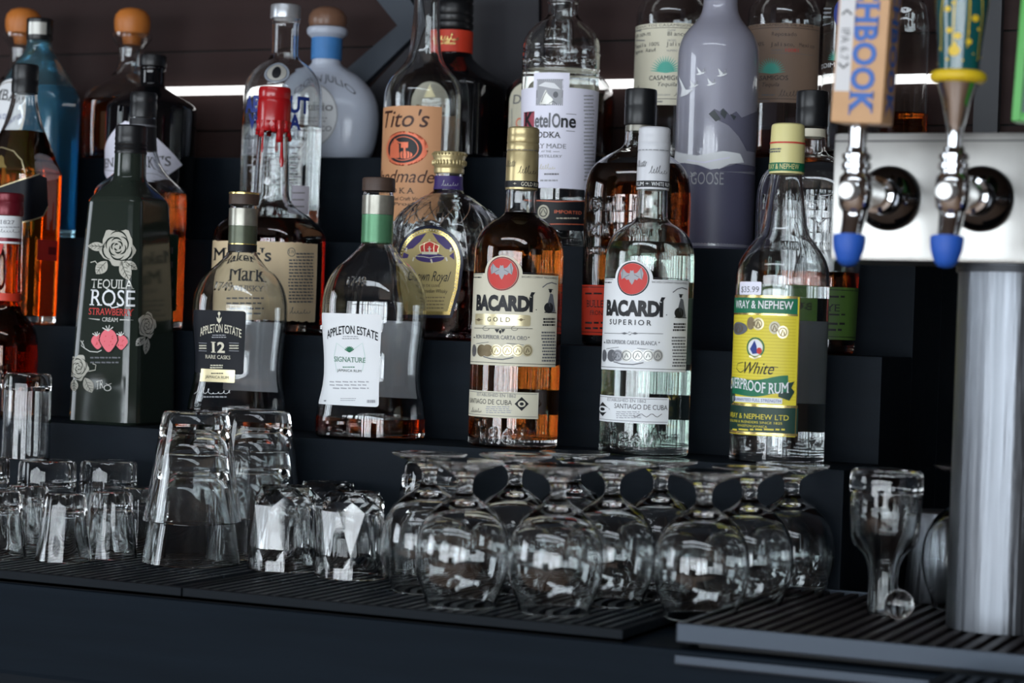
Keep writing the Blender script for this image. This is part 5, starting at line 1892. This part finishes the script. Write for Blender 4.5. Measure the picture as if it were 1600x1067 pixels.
A.rect(800, 931.5, 136, 294, LILAC, 0); A.rect(834, 889.5, 113, 140, LILAC, 0)
A.rect(839.5, 878, 125, 163, LTGREY, 1); A.rect(838, 879.5, 123.5, 164.5, GREYINK, 0)
A.poly([(843, 163), (850, 146), (853, 140), (856, 147), (864, 155), (862, 163)], SILVER, 2); A.poly([(841, 134), (852, 128), (866, 130), (876, 140), (862, 138)], WHITE, 2); A.ell(868, 148, 4, 5, GREYINK, 2, n=14)
A.stroke([(846, 160), (851, 148), (854, 143)], 1, GREYINK, 3); A.stroke([(858, 162), (864, 158), (870, 163)], 1, GREYINK, 3)
A.rect(819, 835, 174.5, 199, mat('rose_red_ink', (164, 70, 86), .5), 1)
A.text('K', 820.5, 835, 176, 199, INK, 3, serif=True, bold=.03)
A.text('etel', 836, 859.5, 177, 198.5, GREYINK, 3, bold=.022); A.text('O', 862, 875, 178, 199, GREYINK, 3, bold=.022); A.text('ne', 876, 899, 178.5, 199, INK, 3, bold=.022)
A.text('VODKA', 832, 876, 206, 215, INK, 2, serif=True, bold=.01); A.text('FAMILY MADE', 822, 884, 224.5, 231.5, GREYINK, 2, serif=True)
A.text('AT THE', 846, 861, 235, 238, GREYINK, 2); A.stroke([(864, 237), (874, 237)], .7, GREYINK, 2); A.text('DISTILLERY', 840, 878, 242, 246, GREYINK, 2, serif=True)
A.stroke([(884, 178), (900, 179)], .7, INK, 2); A.stroke([(884, 204.5), (898, 205.5)], .7, INK, 2)
A.scribble(842, 868, 261, 8, CREAM, 5, .9); A.lines(850, 873, 270, 274, 1, GREYINK, 2, 4, .6); A.lines(842, 874, 280, 284, 1, LTGREY, 2, 5, .6)
A.lines(911, 928, 147, 284, 24, LTGREY, 2, 8, .4)
A.build('label', B.root)
A = B.art(330)
A.rect(826, 931, 312, 360, INK, 0, .003); A.stroke([(826, 313), (870, 315), (930, 314)], 1.2, COPPER, 1); A.stroke([(826, 352), (870, 350), (930, 352)], 1.2, COPPER, 1)
A.ell(849, 331, 9, 11, CREAM, 1, n=24); A.ell(849, 331, 6.5, 8, INK, 2, n=24, ri=.8); A.stroke([(845, 334), (849, 326), (853, 334)], 1.5, INK, 2)
A.text('IMPORTED', 866, 908, 329, 334, COPPER, 1); A.lines(868, 906, 339, 343, 1, CREAM, 1, 3, .4)
A.build('lower_label', B.root)

# --- frosted vodka with flying geese
B = Bot('vodka_bottle', 'tall frosted vodka bottle with white flying geese and mountain print', 1119, 200, T3, Z3, group=TR_)
B.profile([(398, 62), (385, 63), (250, 63.2), (100, 63.5), (82, 62.8), (68, 60), (56, 54.5), (46, 47), (37, 39), (28, 32.5), (18, 28.5), (6, 26.8), (-40, 25.5), (-60, 25)])
B.shell(FROST, .0026, .012); B.liquid(214, WATER)
B.cap([(-40, 26), (-42, 27), (-80, 26.5), (-83, 25)], mat('silver_cap', (186, 190, 196), .3, metal=.6))
def goose(A, x, y, s, flip=1, m=WHITE):
    A.poly([(x - .9 * s * flip, y + .62 * s), (x - .3 * s * flip, y + .35 * s), (x + .35 * s * flip, y + .22 * s), (x + .95 * s * flip, y + .12 * s), (x + .35 * s * flip, y + .5 * s), (x - .3 * s * flip, y + .7 * s)], m, 1)
    A.poly([(x - .35 * s * flip, y + .45 * s), (x - .7 * s * flip, y - .75 * s), (x - .1 * s * flip, y - .1 * s), (x + .3 * s * flip, y + .35 * s)], m, 1)
    A.poly([(x + .1 * s * flip, y + .35 * s), (x + .62 * s * flip, y - .6 * s), (x + .6 * s * flip, y - .05 * s), (x + .35 * s * flip, y + .3 * s)], LTGREY, 1)
A = B.art(120)
goose(A, 1095, 111, 9); goose(A, 1128, 113, 10); goose(A, 1084, 131, 9); goose(A, 1111, 128, 9)
A.poly([(1061, 118), (1066, 128), (1072, 140), (1084, 140), (1074, 148), (1064, 152), (1066, 138)], WHITE, 1)
A.build('geese_print', B.root)
A = B.art(210)
slate = mat('slate_violet_print', (98, 98, 116), .5); dslate = mat('dark_slate_print', (60, 66, 70), .5)
A.poly([(1107, 178), (1116, 170), (1124, 174), (1130, 169), (1140, 180), (1150, 174), (1158, 184), (1172, 178), (1186, 170), (1186, 240), (1166, 236), (1154, 214), (1138, 196), (1122, 188)], slate, 0)
A.poly([(1107, 178), (1116, 172), (1126, 186), (1118, 190)], dslate, 1); A.poly([(1128, 170), (1136, 176), (1132, 186), (1125, 178)], dslate, 1); A.poly([(1140, 178), (1150, 182), (1146, 188)], dslate, 1)
A.poly([(1056, 236), (1064, 239), (1090, 243), (1130, 236), (1156, 240), (1162, 254), (1140, 256), (1124, 264), (1108, 263), (1090, 257), (1068, 255), (1054, 252)], WHITE, 0)
A.stroke([(1074, 250), (1100, 254), (1140, 246)], 2.5, LILAC, 1)
A.build('landscape_print', B.root)
A = B.art(278)
dusk = mat('dusk_violet_print', (84, 84, 106), .45)
A.rect(1054, 1184, 268, 388, dusk, 0)
tp = [(1054, 258), (1070, 254), (1090, 258), (1110, 265), (1130, 262), (1150, 256), (1184, 262)]
A.tri([A.px(*p) for p in tp] + [A.px(p[0], 268.2) for p in tp], [(i, i + 1, 7 + i + 1, 7 + i) for i in range(6)], dusk, 0)
A.text('GOOSE', 1080, 1130, 269, 288, LTGREY, 2, serif=True); goose(A, 1083, 272, 6, 1, LTGREY)
A.build('lower_print', B.root)

# ------------------------------------------------------------------ back row
# --- two squat tequilas with round orange stoppers
def squat(x, y, label, hw, fill):
    B = Bot('tequila_bottle', label, x, y, T4, Z4, group=BR, n=3.0, ratio=.8)
    B.profile([(252, hw - 4), (246, hw - 2), (200, hw), (165, hw), (152, hw - 3), (142, hw - 10), (132, hw - 22), (124, hw - 34, .8), (116, 27, .4), (108, 22, .1), (95, 19.5, 0), (76, 20.5, 0), (70, 24, 0), (64, 29, 0), (58, 31.5, 0), (54, 31.5, 0)])
    B.shell(GLASS, .0026, .010); B.liquid(fill, AMBER)
    mb = MB()
    k = B.k
    mb.lathe([(0, B.z(70)), (13 * k, B.z(70)), (15 * k, B.z(57)), (25 * k, B.z(53.5)), (27.5 * k, B.z(44)), (28 * k, B.z(33)), (26 * k, B.z(24)), (20 * k, B.z(17)), (11 * k, B.z(13.5)), (0, B.z(13))], CORKBALL, (B.X, B.Y, 0), 48)
    mb.build('ball_stopper', B.root)
    A = B.art(205)
    A.rectuv(-hw * k * .35 - .02, hw * k * .2, B.z(238), B.z(180), mat('umber_label', (86, 56, 32), .6), 0)
    A.build('label', B.root)
squat(203, 150, 'squat tequila bottle with orange ball stopper behind the black apothecary gin', 72, 158)
squat(33, 150, 'squat tequila bottle with orange ball stopper behind the sky blue gin', 66, 150)

# --- round clear tequila, its lit paleness put into the glass colour
B = Bot('tequila_bottle', 'round bodied clear tequila bottle paled by painted-in light, with brown ball stopper and blue neck ribbon', 507, 180, T4, Z4, group=BR, n=2.6, ratio=.55)
B.profile([(253, 66), (247, 72), (232, 79), (212, 83), (190, 85), (170, 83.5), (152, 78), (136, 68), (124, 57), (115, 45), (108, 33, .8), (102, 25, .4), (98, 22.5, .1), (90, 22, 0), (62, 23, 0), (58, 27, 0), (54, 31, 0), (48, 32, 0), (44, 30, 0)])
B.shell(MILKY, .0028, .009); B.liquid(116, WATER)
mb = MB(); k = B.k
mb.lathe([(0, B.z(60)), (18 * k, B.z(60)), (20 * k, B.z(46)), (28 * k, B.z(42)), (30 * k, B.z(34)), (29 * k, B.z(25)), (24 * k, B.z(17)), (14 * k, B.z(12)), (0, B.z(10.5))], CORKBROWN, (B.X, B.Y, 0), 48)
mb.build('ball_stopper', B.root)
mb = MB(); mb.lathe([(22.6 * k, B.z(94)), (24 * k, B.z(94)), (24.2 * k, B.z(60)), (23.2 * k, B.z(60))], BLUEBAND, (B.X, B.Y, 0), 48, closed=True)
mb.build('neck_ribbon', B.root)
A = B.art(170, vstep=.006)
A.ell(490, 180, 36, 48, WHITE, 0, n=40); A.ell(490, 180, 36, 48, LTGREY, 1, n=40, ri=.95)
A.text('Julio', 478, 520, 160, 173, GREYINK, 2, serif=True); A.text('BLANCO', 470, 518, 197, 205, GREYINK, 2); A.lines(466, 514, 182, 192, 2, LTGREY, 1, 3, .4)
A.build('label', B.root)
A = B.art(122, vstep=.004)
A.text('DON JULIO', 470, 548, 116, 127, GREYINK, 1, arch=22)
A.build('shoulder_lettering', B.root)

# --- dark liqueur with red neck band
B = Bot('liqueur_bottle', 'dark shouldered liqueur bottle with red neck band behind the kraft labelled vodka', 706, 150, T4, Z4, group=BR, n=6, ratio=.9)
B.profile([(252, 88), (245, 90), (180, 90), (140, 90), (131, 88), (124, 80), (114, 64, .9), (104, 48, .7), (96, 37, .4), (90, 31, .1), (84, 29, 0), (50, 28.5, 0), (44, 28, 0)])
B.solid(BLACKGLASS)
B.cap([(47, 28.6), (45, 30), (38, 30), (36, 28), (33, 29.5), (26, 29.5), (24, 27.6), (20, 29), (8, 29), (5, 27), (2, 29), (-8, 28), (-10, 25)], BLKPLASTIC)
mb = MB(); k = B.k
mb.lathe([(28.8 * k, B.z(84)), (30.2 * k, B.z(84)), (30.2 * k, B.z(50)), (28.8 * k, B.z(50))], ORRED, (B.X, B.Y, 0), 48, closed=True)
mb.build('neck_band', B.root)
A = B.art(68)
rn = 30.4 * k
A.mapf = lambda u, z, o: (B.X + (B.tocam * math.cos(u / rn) + B.rt * math.sin(u / rn)).x * (rn + .0001 + o), B.Y + (B.tocam * math.cos(u / rn) + B.rt * math.sin(u / rn)).y * (rn + .0001 + o), z)
A.px_ = lambda x, y: (rn * math.asin(max(-1, min(1, (x - proj((B.X, B.Y, B.z(y)))[0]) * B.k / rn))), B.z(y))
A.scribble(682, 716, 62, 12, GOLDF, 3, 1.6); A.scribble(690, 712, 70, 7, GOLDF, 5, 1.4)
A.build('neck_script', B.root)
A = B.art(180)
A.poly([(640, 245), (641, 165)] + [(673 + 32 * math.cos(t), 162 - 34 * math.sin(t)) for t in [math.pi - k_ * math.pi / 14 for k_ in range(15)]] + [(706, 165), (706, 245)], CREAM, 0)
A.poly([(662, 152), (668, 140), (672, 133), (676, 140), (682, 152)], PALEGOLD, 1); A.lines(648, 700, 160, 230, 6, BRONZE, 1, 4, .4)
A.build('label', B.root)

# --- amber bottle behind the lilac labelled vodka
B = Bot('whisky_bottle', 'amber whisky bottle with cream label mostly hidden behind the lilac labelled vodka', 874, 180, T4, Z4, group=BR, n=3, ratio=.7)
B.profile([(254, 84), (246, 86), (200, 86), (165, 86), (148, 84), (134, 78), (122, 68), (112, 55), (102, 42, .8), (92, 30, .4), (80, 24, .1), (50, 22, 0), (20, 21, 0)])
B.shell(GLASS, .0026, .010); B.liquid(150, DEEPAMBER)
B.cap([(24, 21.6), (22, 22.4), (-6, 22), (-8, 20)], BLKPLASTIC)
A = B.art(190)
A.rect(795, 900, 128, 242, CREAM, 0, .018); A.text('D', 802, 814, 148, 162, GREYINK, 1, serif=True)
A.stroke([(800, 170), (800, 206), (806, 222)], 1, GREYINK, 1); A.ell(812, 192, 6, 8, COPPER, 1, n=20, ri=.7)
A.build('label', B.root)

# --- the two printed-paper tequilas
def agave(A, x, y, r, m=TEAL):
    for k_ in range(17):
        t = math.pi * (.02 + .96 * k_ / 16)
        A.stroke([(x, y), (x - r * .55 * math.cos(t), y - r * .62 * math.sin(t)), (x - r * math.cos(t), y - r * 1.05 * math.sin(t))], lambda q, r=r: max(.15, (1 - q) * r * .17 + .3), m, 1)
    A.poly([(x - r * .52 * math.cos(math.pi * k_ / 14), y - r * .45 * math.sin(math.pi * k_ / 14)) for k_ in range(15)], m, 1)
def casa(x, label, blanco, x0, x1, dx):
    B = Bot('tequila_bottle', label, x, 120, T4, Z4, group=BR)
    P = CREAM if blanco else BROWNP
    hw = 62 if blanco else 59
    B.profile([(255, hw - 1.5), (248, hw), (150, hw), (30, hw), (16, hw - 2), (4, hw - 7), (-6, hw - 16), (-16, hw - 28), (-28, 26), (-40, 21.5), (-70, 20.5)])
    B.shell(GLASS, .0026, .010); B.liquid(208 if not blanco else 60, AMBER if not blanco else WATER)
    B.cap([(-62, 22), (-64, 23), (-92, 23), (-94, 21)], BROWNCAP)
    A = B.art(100)
    A.rect(x0, x1, 36 if blanco else 36.5, 164 if blanco else 160, P, 0)
    D_ = INK if blanco else mat('soft_brown_ink', (54, 46, 42), .5)
    if blanco:
        A.text('PRODUCTOS CASAMIGOS DE AGAVE', 995, 1112, 37.5, 41, D_, 1)
        A.rect(x0, x1, 43, 43.8, D_, 1)
        A.lines(994, 1003, 47, 49.5, 1, GREYINK, 1, 3, .7); A.text('NOM-1609-MX', 994.5, 1017, 51.5, 57, D_, 1, mono=True)
        A.text('CLASE', 1043, 1055, 45.5, 48.5, GREYINK, 1); A.text('Blanco', 1043, 1072, 49.8, 56, D_, 1, mono=True)
        A.lines(994, 1008, 62, 64.5, 1, GREYINK, 1, 4, .7); A.text('Tequila 100%', 994, 1030, 66.8, 72.6, D_, 1, mono=True); A.text('Agave Azul', 993.5, 1024, 76, 81.5, D_, 1, mono=True)
        A.text('HECHO', 1043, 1056, 61.5, 64.5, GREYINK, 1); A.text('Jalisco, Mexico', 1041, 1100, 66, 72.5, D_, 1, mono=True); A.text('NUMERO', 1042, 1058, 77.5, 80.5, GREYINK, 1)
        agave(A, 1040, 112, 24)
        A.text('CASAMIGOS', 1014.5, 1068, 118, 125, D_, 1, bold=.01); A.text('Tequila', 1026, 1057, 128.5, 134.5, D_, 1, shear=.3)
        A.text('EXCLUSIVO', 1027, 1047, 147, 149.5, GREYINK, 1); A.scribble(994, 1018, 141, 10, D_, 4, .8); A.scribble(1053, 1090, 146, 10, D_, 6, .8)
        A.rect(x0, x1, 154, 154.8, D_, 1); A.lines(1020, 1036, 157, 160.5, 1, GREYINK, 1, 3, .7)
    else:
        A.text('PRODUCTOS CASAMIGOS DE AGAVE', 1165, 1270, 37, 40.5, D_, 1)
        A.rect(x0, x1, 43.2, 44, D_, 1)
        A.text('CLASE', 1206, 1217, 44.5, 47, GREYINK, 1); A.text('Reposado', 1206, 1244, 50, 56, D_, 1, mono=True)
        A.text('Jalisco, Mexico', 1204, 1271, 66.5, 72.5, D_, 1, mono=True); A.text('100%', 1180, 1194, 66, 72, D_, 1, mono=True)
        A.text('NUMERO', 1205, 1222, 77, 80, GREYINK, 1); A.text('10081', 1227, 1247, 76, 81, REDINK, 1, mono=True); A.rect(1205, 1270, 83.5, 84, GREYINK, 1)
        agave(A, 1205, 113.5, 22)
        A.text('CASAMIGOS', 1177, 1231, 118, 125, D_, 1, bold=.01); A.text('Tequila', 1190, 1217, 129, 135, D_, 1, shear=.3)
        A.scribble(1216, 1250, 146, 12, D_, 6, .9); A.lines(1190, 1212, 147, 150, 1, GREYINK, 1, 3, .7)
        A.rect(x0, x1, 154, 154.8, D_, 1); A.lines(1186, 1204, 156.5, 159, 1, GREYINK, 1, 5, .7)
    A.build('label', B.root)
casa(1053, 'clear tequila bottle with cream typewriter label and teal agave, left of the frosted vodka', True, 960, 1102, 0)
casa(1224, 'amber tequila bottle with brown typewriter label and teal agave, right of the frosted vodka', False, 1120, 1278, 0)

# --- clear bottle turned round, behind the lettered tap handle
B = Bot('tequila_bottle', 'clear tequila bottle with its print turned away, half behind the lettered tap handle', 1330, 120, T4, Z4, group=BR)
B.profile([(257, 45), (250, 46), (120, 46), (20, 46), (6, 44), (-6, 40), (-16, 33), (-26, 27), (-36, 21), (-60, 20)])
B.shell(GLASS, .0026, .010); B.liquid(-2, WATER)
B.cap([(-54, 21), (-56, 22), (-80, 22), (-82, 20)], BROWNCAP)
A = B.art(100)
agave(A, 1312, 94, 18, TEAL)
A.build('agave_print', B.root)
A = B.art(110)
A.text('CASAMIGOS', 1283, 1345, 97, 104, WHITE, 1, mirror=True); A.text('Tequila', 1286, 1316, 112, 119, WHITE, 1, shear=-.3, mirror=True)
A.stroke([(1282, 40), (1298, 37)], .8, LTGREY, 1); A.lines(1284, 1300, 10, 30, 3, LTGREY, 1, 4, .3)
A.build('lettering', B.root)
A = B.art(20)
A.ell(1313, 20, 10, 20, BLUEINK, 1, n=30)
A.build('blue_seal', B.root)

# --- nearly empty bottle between the two tap handles
B = Bot('whiskey_bottle', 'nearly empty clear bottle with a little amber left, between the two tap handles', 1414, 150, T4, Z4, group=BR)
B.profile([(258, 35), (250, 36), (150, 36), (60, 36), (40, 35.5), (24, 33), (12, 31), (2, 24), (-8, 20), (-40, 19)])
B.shell(GLASS, .0026, .010); B.liquid(178, AMBER)
B.cap([(-34, 20), (-36, 21), (-60, 21), (-62, 19)], BLKPLASTIC)
